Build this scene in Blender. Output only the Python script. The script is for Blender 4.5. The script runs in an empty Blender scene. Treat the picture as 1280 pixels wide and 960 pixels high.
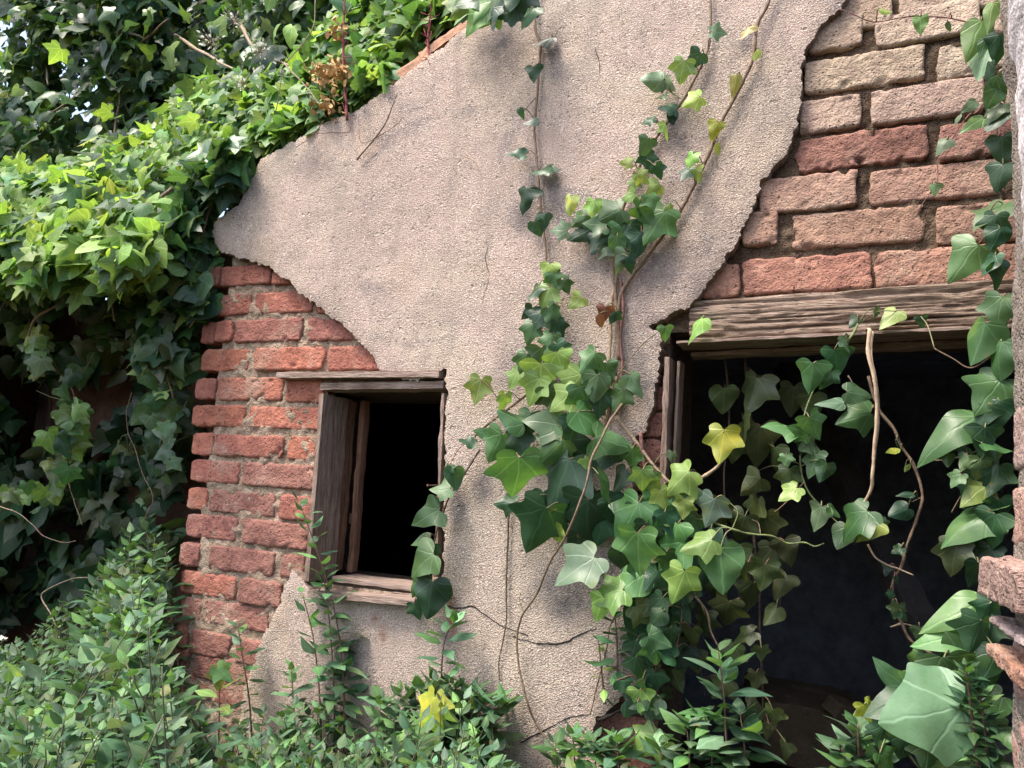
import bpy, math, random
import numpy as np
from mathutils import Matrix, Vector
from mathutils.geometry import delaunay_2d_cdt

rng = np.random.default_rng(7)
random.seed(7)
scn = bpy.context.scene
COL = scn.collection
rad = math.radians

# ------------------------------------------------------------------ camera calibration (1280x960 pixels of the photo)
F = 925.0
def nrm(v):
    v = np.asarray(v, float)
    return v / np.linalg.norm(v)
_up = nrm([1050 - 640, -6000 - 480, F])
_l = np.array([-1400 - 640, 470 - 480, F]); _l = nrm(_l - _up * (_l @ _up))
RX = -_l; RZ = _up; RY = np.cross(RZ, RX)
R = np.array([RX, RY, RZ])
CAM = np.array([0.0, -1.357, 1.5])
IMR = R @ np.array([1, 0, 0.]); IMD = R @ np.array([0, 1, 0.]); IMF = R @ np.array([0, 0, 1.])
def at(u, v, y=0.0):
    d = R @ np.array([u - 640, v - 480, F])
    return CAM + d * ((y - CAM[1]) / d[1])
def depth(p): return (np.asarray(p) - CAM) @ IMF
def proj(p):
    c = R.T @ (np.asarray(p) - CAM)
    return 640 + F * c[0] / c[2], 480 + F * c[1] / c[2]

# ------------------------------------------------------------------ noise
def _hash(ix, iy, iz, s):
    h = (ix * 374761393 + iy * 668265263 + iz * 2147483647 + s * 1274126177) & 0xFFFFFFFF
    h = ((h ^ (h >> 13)) * 1274126177) & 0xFFFFFFFF
    h = (h ^ (h >> 16)) & 0xFFFFFFFF
    return h / 4294967295.0 * 2 - 1
def vnoise(P, s=0):
    P = np.asarray(P, float)
    i = np.floor(P).astype(np.int64); f = P - i
    f = f * f * (3 - 2 * f)
    out = 0
    for dx in (0, 1):
        for dy in (0, 1):
            for dz in (0, 1):
                w = (f[..., 0] if dx else 1 - f[..., 0]) * (f[..., 1] if dy else 1 - f[..., 1]) * (f[..., 2] if dz else 1 - f[..., 2])
                out = out + w * _hash(i[..., 0] + dx, i[..., 1] + dy, i[..., 2] + dz, s)
    return out
def fbm(P, scale, s=0, octs=3):
    P = np.asarray(P, float) / scale
    a = 1.0; t = 0; n = 0
    for k in range(octs):
        t = t + a * vnoise(P * 2 ** k + 17.3 * k, s + k); n += a; a *= .5
    return t / n

# ------------------------------------------------------------------ mesh collection
class MB:
    def __init__(s): s.V = []; s.Fc = []; s.C = []; s.U = []; s.n = 0
    def add(s, V, faces, col=(1, 1, 1), uv=None):
        V = np.asarray(V, float).reshape(-1, 3)
        s.V.append(V)
        s.Fc.append((faces, s.n))
        c = np.asarray(col, float)
        if c.ndim == 1: c = np.tile(c[:3], (len(V), 1))
        s.C.append(c)
        s.U.append(np.zeros((len(V), 3)) if uv is None else uv)
        s.n += len(V)
    def build(s, name, mat, parent=None, smooth=True):
        V = np.concatenate(s.V)
        tot, idx = [], []
        for faces, off in s.Fc:
            if isinstance(faces, np.ndarray):
                tot.append(np.full(len(faces), faces.shape[1])); idx.append((faces + off).ravel())
            else:
                tot.append(np.array([len(f) for f in faces])); idx.append(np.array([i + off for f in faces for i in f]))
        tot = np.concatenate(tot).astype(np.int32); idx = np.concatenate(idx).astype(np.int32)
        me = bpy.data.meshes.new(name)
        me.vertices.add(len(V)); me.vertices.foreach_set('co', V.astype(np.float32).ravel())
        me.loops.add(len(idx)); me.loops.foreach_set('vertex_index', idx)
        me.polygons.add(len(tot))
        st = np.concatenate([[0], np.cumsum(tot)[:-1]]).astype(np.int32)
        me.polygons.foreach_set('loop_start', st)
        me.polygons.foreach_set('use_smooth', np.full(len(tot), smooth))
        a = me.attributes.new('tint', 'FLOAT_COLOR', 'POINT')
        C = np.concatenate(s.C); C = np.concatenate([C, np.ones((len(C), 1))], 1)
        a.data.foreach_set('color', C.astype(np.float32).ravel())
        b = me.attributes.new('luv', 'FLOAT_VECTOR', 'POINT')
        b.data.foreach_set('vector', np.concatenate(s.U).astype(np.float32).ravel())
        me.update(calc_edges=True); me.validate()
        me.materials.append(mat)
        o = bpy.data.objects.new(name, me); COL.objects.link(o)
        if parent is not None:
            o.parent = parent
            o.matrix_parent_inverse = Matrix.Translation(-Vector(parent.matrix_world.translation)) if parent.parent is None and parent.type == 'EMPTY' else Matrix.Identity(4)
        return o

def tag(o, label=None, cat=None, group=None, kind=None):
    if label: o['label'] = label
    if cat: o['category'] = cat
    if group: o['group'] = group
    if kind: o['kind'] = kind
    return o
def thing(name, loc, label, cat, group=None):
    o = bpy.data.objects.new(name, None); COL.objects.link(o)
    o.location = Vector([float(c) for c in loc]); o.empty_display_size = .1
    o.matrix_world = Matrix.Translation(o.location)
    return tag(o, label, cat, group)

# ------------------------------------------------------------------ primitives
def grid_faces(nx, ny):
    i = np.arange(nx - 1)[:, None] * ny + np.arange(ny - 1)[None, :]
    i = i.ravel()
    return np.stack([i, i + ny, i + ny + 1, i + 1], 1)
def catmull(P, per=6):
    P = np.asarray(P, float)
    if len(P) < 3: 
        t = np.linspace(0, 1, per + 1)[:, None]
        return P[0] * (1 - t) + P[-1] * t
    Q = np.concatenate([[2 * P[0] - P[1]], P, [2 * P[-1] - P[-2]]])
    out = []
    for k in range(1, len(Q) - 2):
        t = np.linspace(0, 1, per, endpoint=False)[:, None]
        a, b, c, d = Q[k - 1], Q[k], Q[k + 1], Q[k + 2]
        out.append(.5 * (2 * b + (c - a) * t + (2 * a - 5 * b + 4 * c - d) * t ** 2 + (3 * b - a - 3 * c + d) * t ** 3))
    out.append(P[-1:])
    return np.concatenate(out)
def tube(mb, P, r0, r1=None, col=(1, 1, 1), n=6, flat=1.0, wob=0.0):
    P = np.asarray(P, float); m = len(P)
    r = np.linspace(r0, r1 if r1 is not None else r0, m)
    if wob: r = r * (1 + wob * vnoise(P * 90, 3))
    T = np.gradient(P, axis=0); T /= np.linalg.norm(T, axis=1)[:, None] + 1e-9
    ref = np.array([0.31, -0.9, 0.3])
    A = np.cross(T, ref); A /= np.linalg.norm(A, axis=1)[:, None] + 1e-9
    B = np.cross(T, A)
    a = np.arange(n) / n * 2 * math.pi
    V = P[:, None, :] + r[:, None, None] * (np.cos(a)[None, :, None] * A[:, None, :] + flat * np.sin(a)[None, :, None] * B[:, None, :])
    V = V.reshape(-1, 3)
    k = np.arange(m - 1)[:, None] * n; j = np.arange(n)[None, :]; j2 = (j + 1) % n
    Fq = np.stack([(k + j).ravel(), (k + j2).ravel(), (k + n + j2).ravel(), (k + n + j).ravel()], 1)
    V = np.concatenate([V, P[:1], P[-1:]])
    c0 = np.stack([np.full(n, m * n), (np.arange(n) + 1) % n, np.arange(n)], 1)
    c1 = np.stack([np.full(n, m * n + 1), (m - 1) * n + np.arange(n), (m - 1) * n + (np.arange(n) + 1) % n], 1)
    mb.add(V, [tuple(f) for f in np.concatenate([Fq]).tolist()] + [tuple(f) for f in np.concatenate([c0, c1]).tolist()], col)

def rough_box(mb, c, size, col, res=.006, rnd=.006, amp=.0025, seed=0, rot=None, colvar=.12, nscale=.02):
    """closed box with rounded, worn and noisy faces; c centre, size full extents"""
    sx, sy, sz = size
    for ax in range(3):
        for sg in (-1, 1):
            u, w = [(1, 2), (2, 0), (0, 1)][ax]
            nu = max(3, int(size[u] / res) + 1); nw = max(3, int(size[w] / res) + 1)
            gu = np.linspace(-.5, .5, nu) * size[u]; gw = np.linspace(-.5, .5, nw) * size[w]
            U, W = np.meshgrid(gu, gw, indexing='ij')
            P = np.zeros((nu, nw, 3)); P[..., u] = U; P[..., w] = W; P[..., ax] = sg * size[ax] / 2
            P = P.reshape(-1, 3)
            h = np.array(size) / 2
            q = np.clip(P, -(h - rnd), h - rnd); d = P - q
            L = np.linalg.norm(d, axis=1)[:, None] + 1e-9
            N = d / L
            P2 = q + N * rnd
            nz = fbm(P2 + np.array([seed * 3.1, seed * 1.7, 0]), nscale, seed, 3)
            P2 = P2 + N * (amp * nz - amp)[:, None]
            cc = np.array(col)[None, :] * (1 + colvar * fbm(P2 + seed, .03, seed + 9, 2))[:, None]
            if rot is not None: P2 = P2 @ np.array(rot).T
            fc = grid_faces(nu, nw)
            if sg < 0: fc = fc[:, ::-1]
            mb.add(P2 + np.array(c), fc, cc)

def box(mb, lo, hi, col=(1, 1, 1)):
    x0, y0, z0 = lo; x1, y1, z1 = hi
    V = [(x0, y0, z0), (x1, y0, z0), (x1, y1, z0), (x0, y1, z0), (x0, y0, z1), (x1, y0, z1), (x1, y1, z1), (x0, y1, z1)]
    mb.add(V, [(0, 3, 2, 1), (4, 5, 6, 7), (0, 1, 5, 4), (1, 2, 6, 5), (2, 3, 7, 6), (3, 0, 4, 7)], col)
def prism(mb, poly, y0, y1, col=(1, 1, 1)):
    """poly (x,z) anticlockwise seen from the front, swept from y0 to y1"""
    n = len(poly)
    V = [(x, y0, z) for x, z in poly] + [(x, y1, z) for x, z in poly]
    mb.add(V, [tuple(range(n)), tuple(range(2 * n - 1, n - 1, -1))] + [(i, n + i, n + (i + 1) % n, (i + 1) % n) for i in range(n)], col)

# ------------------------------------------------------------------ leaf templates
def leaf_template(outline, cols=(-1, -.5, 0, .5, 1)):
    """outline: right half from the base to the tip (x>=0). Returns V (n,3) flat and faces"""
    O = np.array(outline, float); m = len(O)
    sy = np.clip(O[:, 1], 0.0, 1.0); sy = np.maximum.accumulate(sy)
    sy = np.linspace(0, 1, m) * .35 + sy * .65
    V = []; idx = {}
    for i in range(m):
        for j, t in enumerate(cols):
            x = abs(t) * O[i, 0]; y = sy[i] + (O[i, 1] - sy[i]) * abs(t) ** 1.2
            V.append((math.copysign(x, t) if t else 0.0, y, 0))
    Fq = []
    for i in range(m - 1):
        nc = len(cols)
        for j in range(nc - 1):
            a = i * nc + j
            Fq.append((a, a + 1, a + nc + 1, a + nc))
    return np.array(V), np.array(Fq)
IVY = leaf_template([(0.02, 0.02), (.16, -.15), (.34, -.17), (.46, -.04), (.40, .10), (.54, .24), (.66, .43), (.44, .47), (.28, .52), (.20, .72), (.10, .90), (0.0, 1.04)])
HEART = leaf_template([(0.02, 0.03), (.14, -.10), (.30, -.10), (.43, .03), (.46, .2), (.45, .36), (.36, .55), (.25, .72), (.13, .88), (0.0, 1.0)])
TRI = leaf_template([(0.02, 0.02), (.2, -.08), (.38, -.08), (.57, .05), (.50, .20), (.34, .32), (.27, .50), (.20, .70), (.10, .87), (0.0, 1.05)])
LANCE = leaf_template([(0.012, 0.0), (.13, .09), (.25, .23), (.29, .37), (.26, .53), (.185, .70), (.085, .87), (0.0, 1.0)])
LONG = leaf_template([(0.02, 0.02), (.12, -.05), (.24, .02), (.30, .16), (.28, .32), (.22, .52), (.14, .72), (.07, .88), (0.0, 1.02)])
WIDE = IVY
TINY = leaf_template([(0.02, 0.0), (.25, .2), (.3, .5), (.18, .8), (0, 1)])
def hires(outline, k=3):
    O = np.array(outline, float); Q = np.concatenate([[2 * O[0] - O[1]], O, [2 * O[-1] - O[-2]]]); out = []
    for i in range(1, len(Q) - 2):
        for t in np.linspace(0, 1, k, endpoint=False):
            a, b, c, d = Q[i - 1], Q[i], Q[i + 1], Q[i + 2]
            out.append(.5 * (2 * b + (c - a) * t + (2 * a - 5 * b + 4 * c - d) * t ** 2 + (3 * b - a - 3 * c + d) * t ** 3))
    out.append(O[-1]); out = np.array(out); out[:, 0] = np.maximum(out[:, 0], 0)
    return leaf_template(out, (-1, -.75, -.5, -.25, 0, .25, .5, .75, 1))
O_IVY = [(0.02, 0.02), (.14, -.13), (.31, -.17), (.46, -.07), (.42, .10), (.53, .24), (.63, .42), (.46, .48), (.32, .54), (.23, .72), (.11, .90), (0.0, 1.03)]
O_WIDE = [(0.02, 0.04), (.13, -.10), (.30, -.16), (.47, -.08), (.55, .06), (.58, .20), (.66, .38), (.52, .47), (.42, .56), (.30, .72), (.14, .90), (0.0, 1.0)]
O_HEART = [(0.02, 0.04), (.13, -.10), (.29, -.12), (.42, .0), (.47, .16), (.46, .34), (.36, .52), (.26, .70), (.13, .88), (0.0, 1.0)]
O_TRI = [(0.02, 0.03), (.18, -.09), (.36, -.10), (.55, .05), (.51, .19), (.39, .32), (.32, .50), (.24, .69), (.11, .88), (0.0, 1.04)]
O_LONG = [(0.02, 0.02), (.12, -.05), (.24, .02), (.30, .16), (.28, .32), (.22, .52), (.14, .72), (.07, .88), (0.0, 1.02)]
HI = dict(ivy=hires(O_IVY), heart=hires(O_HEART), tri=hires(O_TRI), long=hires(O_LONG), wide=hires(O_WIDE, 4), lance=hires([(0.012, 0.0), (.10, .10), (.20, .25), (.235, .38), (.215, .53), (.15, .70), (.065, .88), (0.0, 1.0)]))
TPL = dict(ivy=IVY, heart=HEART, tri=TRI, lance=LANCE, long=LONG, tiny=TINY, wide=WIDE)

def leaves(mb, kind, base, tdir, nor, size, tint, curl=.25, fold=.25, wave=.05, hi=False):
    """many leaves of one kind, vectorised"""
    base = np.atleast_2d(base); n = len(base)
    if n == 0: return
    V, Fq = (HI if hi and kind in HI else TPL)[kind]; m = len(V)
    t = np.atleast_2d(tdir); nor = np.atleast_2d(nor)
    t = t / (np.linalg.norm(t, axis=1)[:, None] + 1e-9)
    nor = nor - t * np.sum(nor * t, 1)[:, None]; nor = nor / (np.linalg.norm(nor, axis=1)[:, None] + 1e-9)
    s = np.cross(t, nor)
    size = np.broadcast_to(np.asarray(size, float), (n,))
    tint = np.atleast_2d(tint); tint = np.broadcast_to(tint, (n, 3))
    x = V[None, :, 0] * rng.uniform(.86, 1.12, (n, 1)); y = np.repeat(V[None, :, 1], n, 0)
    x = x + (V[None, :, 1] ** 2) * rng.normal(0, .06, (n, 1))
    fo = fold * rng.uniform(-.25, 1.3, (n, 1)); cu = curl * rng.uniform(-.5, 1.5, (n, 1))
    ph = rng.uniform(0, 6.28, (n, 1)); fr = rng.uniform(5, 9, (n, 1))
    z = -fo * np.abs(x) * .8 - fo * x * x * .6 - cu * (y - .15) ** 2 * .7
    z = z + wave * np.sin(fr * y + ph + np.sign(x) * 1.3) * np.abs(x) * 2
    P = base[:, None, :] + size[:, None, None] * (x[..., None] * s[:, None, :] + y[..., None] * t[:, None, :] + z[..., None] * nor[:, None, :])
    Fa = (Fq[None] + (np.arange(n) * m)[:, None, None]).reshape(-1, 4)
    uv = np.zeros((n, m, 3)); uv[..., 0] = V[None, :, 0]; uv[..., 1] = V[None, :, 1]; uv[..., 2] = rng.uniform(0, 50, (n, 1))
    mb.add(P.reshape(-1, 3), Fa, np.repeat(tint, m, 0), uv.reshape(-1, 3))

TONE = dict(b=(.23, .35, .09), g=(.075, .155, .055), d=(.032, .08, .038), p=(.125, .205, .115), y=(.36, .40, .06), o=(.07, .095, .035),  # p: pale leaf tint with gloss reflection put into the colour
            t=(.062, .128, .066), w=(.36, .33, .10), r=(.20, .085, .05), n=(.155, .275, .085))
def tone(k, n=1, var=.22):
    c = np.array(TONE[k])[None] * np.exp(rng.normal(0, var, (n, 1)))
    c = c * np.exp(rng.normal(0, .07, (n, 3)))
    return np.clip(c, .01, .8)
def mixtone(keys, w, n, var=.22):
    ks = rng.choice(len(keys), n, p=np.array(w) / sum(w))
    base = np.array([TONE[k] for k in keys])[ks]
    return np.clip(base * np.exp(rng.normal(0, var, (n, 1))) * np.exp(rng.normal(0, .06, (n, 3))), .01, .8)

# ------------------------------------------------------------------ materials
def newmat(name):
    m = bpy.data.materials.new(name); m.use_nodes = True
    nt = m.node_tree
    for nd in list(nt.nodes): nt.nodes.remove(nd)
    out = nt.nodes.new('ShaderNodeOutputMaterial')
    p = nt.nodes.new('ShaderNodeBsdfPrincipled')
    nt.links.new(p.outputs[0], out.inputs[0])
    return m, nt, p, out
class NT:
    def __init__(s, nt): s.nt = nt
    def n(s, t, **kw):
        nd = s.nt.nodes.new(t)
        for k, v in kw.items(): setattr(nd, k, v)
        return nd
    def l(s, a, b): s.nt.links.new(a, b)
    def val(s, sock, v):
        if hasattr(v, 'is_linked') or isinstance(v, bpy.types.NodeSocket): s.l(v, sock)
        else: sock.default_value = v
    def math(s, op, a, b=None, c=None, clamp=False):
        nd = s.n('ShaderNodeMath', operation=op, use_clamp=clamp)
        s.val(nd.inputs[0], a)
        if b is not None: s.val(nd.inputs[1], b)
        if c is not None: s.val(nd.inputs[2], c)
        return nd.outputs[0]
    def mix(s, f, a, b, mode='MIX'):
        nd = s.n('ShaderNodeMix', data_type='RGBA', blend_type=mode)
        s.val(nd.inputs[0], f); s.val(nd.inputs[6], a); s.val(nd.inputs[7], b)
        return nd.outputs[2]
    def noise(s, vec, scale, detail=4, rough=.55, dist=0):
        nd = s.n('ShaderNodeTexNoise'); nd.inputs['Scale'].default_value = scale; nd.inputs['Detail'].default_value = detail
        nd.inputs['Roughness'].default_value = rough; nd.inputs['Distortion'].default_value = dist
        if vec is not None: s.l(vec, nd.inputs['Vector'])
        return nd.outputs['Fac']
    def voro(s, vec, scale, feature='F1', out='Distance'):
        nd = s.n('ShaderNodeTexVoronoi', feature=feature); nd.inputs['Scale'].default_value = scale
        if vec is not None: s.l(vec, nd.inputs['Vector'])
        return nd.outputs[out]
    def ramp(s, f, stops):
        nd = s.n('ShaderNodeValToRGB'); e = nd.color_ramp.elements
        while len(e) < len(stops): e.new(.5)
        for k, (p, c) in enumerate(stops):
            e[k].position = p; e[k].color = (*c, 1) if len(c) == 3 else c
        s.l(f, nd.inputs[0]); return nd.outputs[0]
    def rng(s, f, a, b, c=0, d=1):
        nd = s.n('ShaderNodeMapRange'); s.l(f, nd.inputs[0])
        for k, v in enumerate((a, b, c, d)): nd.inputs[k + 1].default_value = v
        return nd.outputs[0]
    def obj(s): return s.n('ShaderNodeTexCoord').outputs['Object']
    def attr(s, name, o='Color'):
        return s.n('ShaderNodeAttribute', attribute_name=name).outputs[o]
    def bump(s, h, strength, dist, prev=None):
        nd = s.n('ShaderNodeBump'); nd.inputs['Strength'].default_value = strength; nd.inputs['Distance'].default_value = dist
        s.l(h, nd.inputs['Height'])
        if prev is not None: s.l(prev, nd.inputs['Normal'])
        return nd.outputs[0]

def mat_leaf(name, veins=True, rough=.42, trans=.35, spec=.45):
    m, nt, p, out = newmat(name); k = NT(nt)
    tint = k.attr('tint'); luv = k.attr('luv', 'Vector')
    wn = k.n('ShaderNodeTexNoise'); wn.inputs['Scale'].default_value = 4.0; k.l(luv, wn.inputs['Vector'])
    wv = k.n('ShaderNodeVectorMath', operation='MULTIPLY_ADD'); k.l(wn.outputs['Color'], wv.inputs[0]); wv.inputs[1].default_value = (.10, .10, 0); k.l(luv, wv.inputs[2])
    wv2 = k.n('ShaderNodeVectorMath', operation='ADD'); k.l(wv.outputs[0], wv2.inputs[0]); wv2.inputs[1].default_value = (-.05, -.05, 0)
    sep = k.n('ShaderNodeSeparateXYZ'); k.l(wv2.outputs[0], sep.inputs[0])
    ax = k.math('ABSOLUTE', sep.outputs[0]); y = sep.outputs[1]
    nz = k.noise(luv, 5.0, 3)
    col = k.mix(k.rng(nz, .3, .75), tint, k.mix(1.0, tint, (.72, .78, .72, 1), 'MULTIPLY'))
    if not veins:
        mid = k.rng(ax, .006, .03, .5, 0); side = k.math('MULTIPLY', k.rng(k.math('ABSOLUTE', k.math('SINE', k.math('MULTIPLY', k.math('SUBTRACT', y, k.math('MULTIPLY', ax, .9)), 17.0))), .0, .2, 1, 0), .22)
        col = k.mix(k.math('MAXIMUM', mid, side), col, k.mix(1.0, tint, (1.6, 1.5, 1.6, 1), 'MULTIPLY'))
        k.l(k.bump(side, .4, .001), p.inputs['Normal'])
    if veins:
        ds = []
        for ang in (0, 42, 88):
            a = rad(ang); c, sn = math.cos(a), math.sin(a)
            perp = k.math('ABSOLUTE', k.math('SUBTRACT', k.math('MULTIPLY', ax, c), k.math('MULTIPLY', y, sn)))
            along = k.math('ADD', k.math('MULTIPLY', ax, sn), k.math('MULTIPLY', y, c))
            ds.append(k.math('ADD', perp, k.math('MULTIPLY', k.math('LESS_THAN', along, 0.0), 1.0)))
        d = k.math('MINIMUM', k.math('MINIMUM', ds[0], ds[1]), ds[2])
        v1 = k.rng(d, .004, .026, .85, 0)
        fine = k.rng(k.voro(wv2.outputs[0], 9.0, 'DISTANCE_TO_EDGE'), .0, .06, .15, 0)
        vein = k.math('MAXIMUM', v1, fine)
        light = k.mix(1.0, tint, (1.9, 1.65, 2.0, 1), 'MULTIPLY')
        col = k.mix(k.math('MULTIPLY', vein, .6), col, light)
        nrmn = k.bump(k.math('SUBTRACT', k.math('MULTIPLY', nz, .3), vein), .35, .0012)
        k.l(nrmn, p.inputs['Normal'])
    sp = k.noise(luv, 2.3, 4, .6)
    col = k.mix(k.math('MULTIPLY', k.rng(sp, .66, .72), .75), col, (.20, .13, .055, 1))
    col = k.mix(k.math('MULTIPLY', k.rng(k.noise(luv, 1.1, 2), .60, .72), .5), col, k.mix(1.0, tint, (2.0, 1.5, .8, 1), 'MULTIPLY'))
    k.l(col, p.inputs['Base Color'])
    geo = k.n('ShaderNodeNewGeometry')
    p.inputs['Roughness'].default_value = rough
    p.inputs['Specular IOR Level'].default_value = spec
    tr = k.n('ShaderNodeBsdfTranslucent')
    k.l(k.mix(1.0, col, (1.5, 1.45, .65, 1), 'MULTIPLY'), tr.inputs[0])
    mx = k.n('ShaderNodeMixShader'); mx.inputs[0].default_value = trans
    k.l(p.outputs[0], mx.inputs[1]); k.l(tr.outputs[0], mx.inputs[2]); k.l(mx.outputs[0], out.inputs[0])
    return m
M_IVY = mat_leaf('ivy_leaf', rough=.40)
M_YOUNG = mat_leaf('young_leaf', rough=.5, trans=.42, spec=.35)
M_WEED = mat_leaf('weed_leaf', veins=False, rough=.55, trans=.3, spec=.35)

def mat_stem():
    m, nt, p, out = newmat('stem_bark'); k = NT(nt)
    o = k.obj(); n = k.noise(o, 160, 4)
    col = k.mix(k.rng(n, .35, .7), k.attr('tint'), k.mix(1, k.attr('tint'), (.45, .42, .4, 1), 'MULTIPLY'))
    k.l(col, p.inputs['Base Color']); p.inputs['Roughness'].default_value = .8
    k.l(k.bump(n, .5, .002), p.inputs['Normal'])
    return m
M_STEM = mat_stem()

def mat_brick():
    m, nt, p, out = newmat('old_brick'); k = NT(nt)
    o = k.obj(); tint = k.attr('tint')
    n1 = k.noise(o, 26, 6, .65); n2 = k.noise(o, 120, 4, .7); n3 = k.noise(o, 9, 4, .6); v = k.voro(o, 170)
    col = k.mix(k.rng(n1, .38, .68), tint, k.mix(1, tint, (.62, .58, .62, 1), 'MULTIPLY'))
    col = k.mix(k.math('MULTIPLY', k.rng(n3, .52, .66), .5), col, (.44, .33, .25, 1))       # limewash and mortar smears
    col = k.mix(k.math('MULTIPLY', k.rng(n2, .60, .78), .5), col, (.46, .33, .24, 1))
    col = k.mix(k.math('MULTIPLY', k.rng(n2, .40, .28), .6), col, (.06, .035, .03, 1))
    k.l(col, p.inputs['Base Color']); p.inputs['Roughness'].default_value = .92; p.inputs['Specular IOR Level'].default_value = .2
    hole = k.rng(k.math('ADD', k.voro(o, 75), k.math('MULTIPLY', n2, .3)), .22, .30, 1, 0)
    col2 = k.mix(k.math('MULTIPLY', hole, .75), col, (.05, .03, .025, 1)); k.l(col2, p.inputs['Base Color'])
    h = k.math('SUBTRACT', k.math('ADD', k.math('MULTIPLY', n2, .9), k.math('ADD', k.math('MULTIPLY', n1, 1.0), k.math('MULTIPLY', k.rng(v, 0, .35), .3))), hole)
    k.l(k.bump(h, 1.0, .0085), p.inputs['Normal'])
    return m
M_BRICK = mat_brick()

def mat_mortar():
    m, nt, p, out = newmat('crumbling_mortar'); k = NT(nt)
    o = k.obj(); tint = k.attr('tint')
    n1 = k.noise(o, 40, 5, .7); n2 = k.noise(o, 220, 3, .7); v = k.voro(o, 210)
    col = k.mix(k.rng(n1, .35, .7), tint, k.mix(1, tint, (.55, .5, .45, 1), 'MULTIPLY'))
    col = k.mix(k.math('MULTIPLY', k.rng(n2, .58, .75), .6), col, k.mix(1, tint, (1.5, 1.5, 1.5, 1), 'MULTIPLY'))
    k.l(col, p.inputs['Base Color']); p.inputs['Roughness'].default_value = .95; p.inputs['Specular IOR Level'].default_value = .1
    h = k.math('ADD', n2, k.math('ADD', k.math('MULTIPLY', n1, 1.2), k.math('MULTIPLY', k.rng(v, 0, .4), .6)))
    k.l(k.bump(h, 1.0, .008), p.inputs['Normal'])
    return m
M_MORTAR = mat_mortar()

def mat_plaster():
    m, nt, p, out = newmat('rough_plaster'); k = NT(nt)
    o = k.obj()
    big = k.noise(o, 2.6, 5, .6, .4); mid = k.noise(o, 11, 5, .65); fine = k.noise(o, 210, 4, .75); g = k.noise(o, 420, 2, .6)
    vg = k.voro(o, 300); pit = k.voro(o, 34); pitn = k.noise(o, 60, 3)
    col = k.ramp(big, [(.28, (.325, .245, .205)), (.46, (.42, .32, .265)), (.60, (.42, .335, .26)), (.8, (.34, .28, .22))])
    col = k.mix(k.math('MULTIPLY', k.rng(mid, .5, .72), .45), col, (.25, .20, .175, 1))
    col = k.mix(k.math('MULTIPLY', k.rng(k.noise(o, 4.5, 7, .72, .8), .54, .68), .65), col, (.15, .135, .135, 1))   # grime
    col = k.mix(k.math('MULTIPLY', k.rng(k.noise(o, 3.7, 4, .6), .58, .70), .45), col, (.42, .30, .20, 1))          # ochre bloom
    col = k.mix(k.math('MULTIPLY', k.rng(g, .54, .66), .9), col, (.66, .58, .50, 1))       # pale sand grains
    col = k.mix(k.math('MULTIPLY', k.rng(fine, .46, .33), .85), col, (.10, .08, .075, 1))    # pits
    mp = k.n('ShaderNodeMapping'); mp.inputs['Scale'].default_value = (16, 3, 1.6); k.l(o, mp.inputs[0])
    col = k.mix(k.math('MULTIPLY', k.rng(k.noise(mp.outputs[0], 1.0, 6, .65, .6), .54, .72), .38), col, (.19, .165, .145, 1))   # rain streaks
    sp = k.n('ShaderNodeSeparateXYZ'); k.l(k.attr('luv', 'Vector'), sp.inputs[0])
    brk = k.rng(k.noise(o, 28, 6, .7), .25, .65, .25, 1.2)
    col = k.mix(k.math('MULTIPLY', k.math('MULTIPLY', sp.outputs[1], brk), .9, clamp=True), col, (.10, .092, .095, 1))          # painted shade beside vines and leaves, some damp stain
    col = k.mix(k.math('MULTIPLY', k.math('MULTIPLY', sp.outputs[0], brk), .8, clamp=True), col, (.22, .085, .045, 1))           # rust runs
    col = k.mix(k.attr('tint', 'Fac'), (.17, .12, .09, 1), col)
    k.l(col, p.inputs['Base Color']); p.inputs['Roughness'].default_value = .95; p.inputs['Specular IOR Level'].default_value = .15
    pits = k.math('MULTIPLY', k.rng(k.math('ADD', pit, k.math('MULTIPLY', pitn, .25)), .19, .27, 1, 0), 1.0)
    h = k.math('ADD', k.math('MULTIPLY', fine, .8), k.math('ADD', k.math('MULTIPLY', k.rng(vg, .05, .55, 1, 0), .75), k.math('SUBTRACT', k.math('MULTIPLY', mid, 1.4), pits)))
    k.l(k.bump(h, .62, .006), p.inputs['Normal'])
    return m
M_PLASTER = mat_plaster()

def mat_wood(name, c1, c2, c3, axis='X', scale=1.0, cracks=.42):
    m, nt, p, out = newmat(name); k = NT(nt)
    o = k.obj(); mp = k.n('ShaderNodeMapping')
    sc = {'X': (5, 60, 60), 'Z': (60, 60, 5)}[axis]
    mp.inputs['Scale'].default_value = [s * scale for s in sc]; k.l(o, mp.inputs[0])
    n = k.noise(mp.outputs[0], 1.5, 8, .7, .5); n2 = k.noise(o, 35, 4); n3 = k.noise(mp.outputs[0], 4.5, 5, .7)
    col = k.ramp(n, [(.32, c1), (.5, c2), (.68, c3)])
    col = k.mix(k.rng(n3, cracks, cracks - .10), col, (.04, .03, .025, 1))
    col = k.mix(k.math('MULTIPLY', k.rng(n2, .55, .75), .3), col, (c1[0] * .6, c1[1] * .6, c1[2] * .6, 1))
    k.l(col, p.inputs['Base Color']); p.inputs['Roughness'].default_value = .85; p.inputs['Specular IOR Level'].default_value = .2
    k.l(k.bump(k.math('ADD', n, k.math('MULTIPLY', n3, .8)), .9, .006), p.inputs['Normal'])
    return m
M_BEAM = mat_wood('grey_beam_wood', (.15, .10, .075), (.34, .245, .185), (.48, .375, .30), 'X', 2.0, .46)
M_FRAMEX = mat_wood('weathered_frame_wood', (.13, .085, .065), (.31, .225, .18), (.46, .37, .32), 'X', 1.3)
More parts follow.
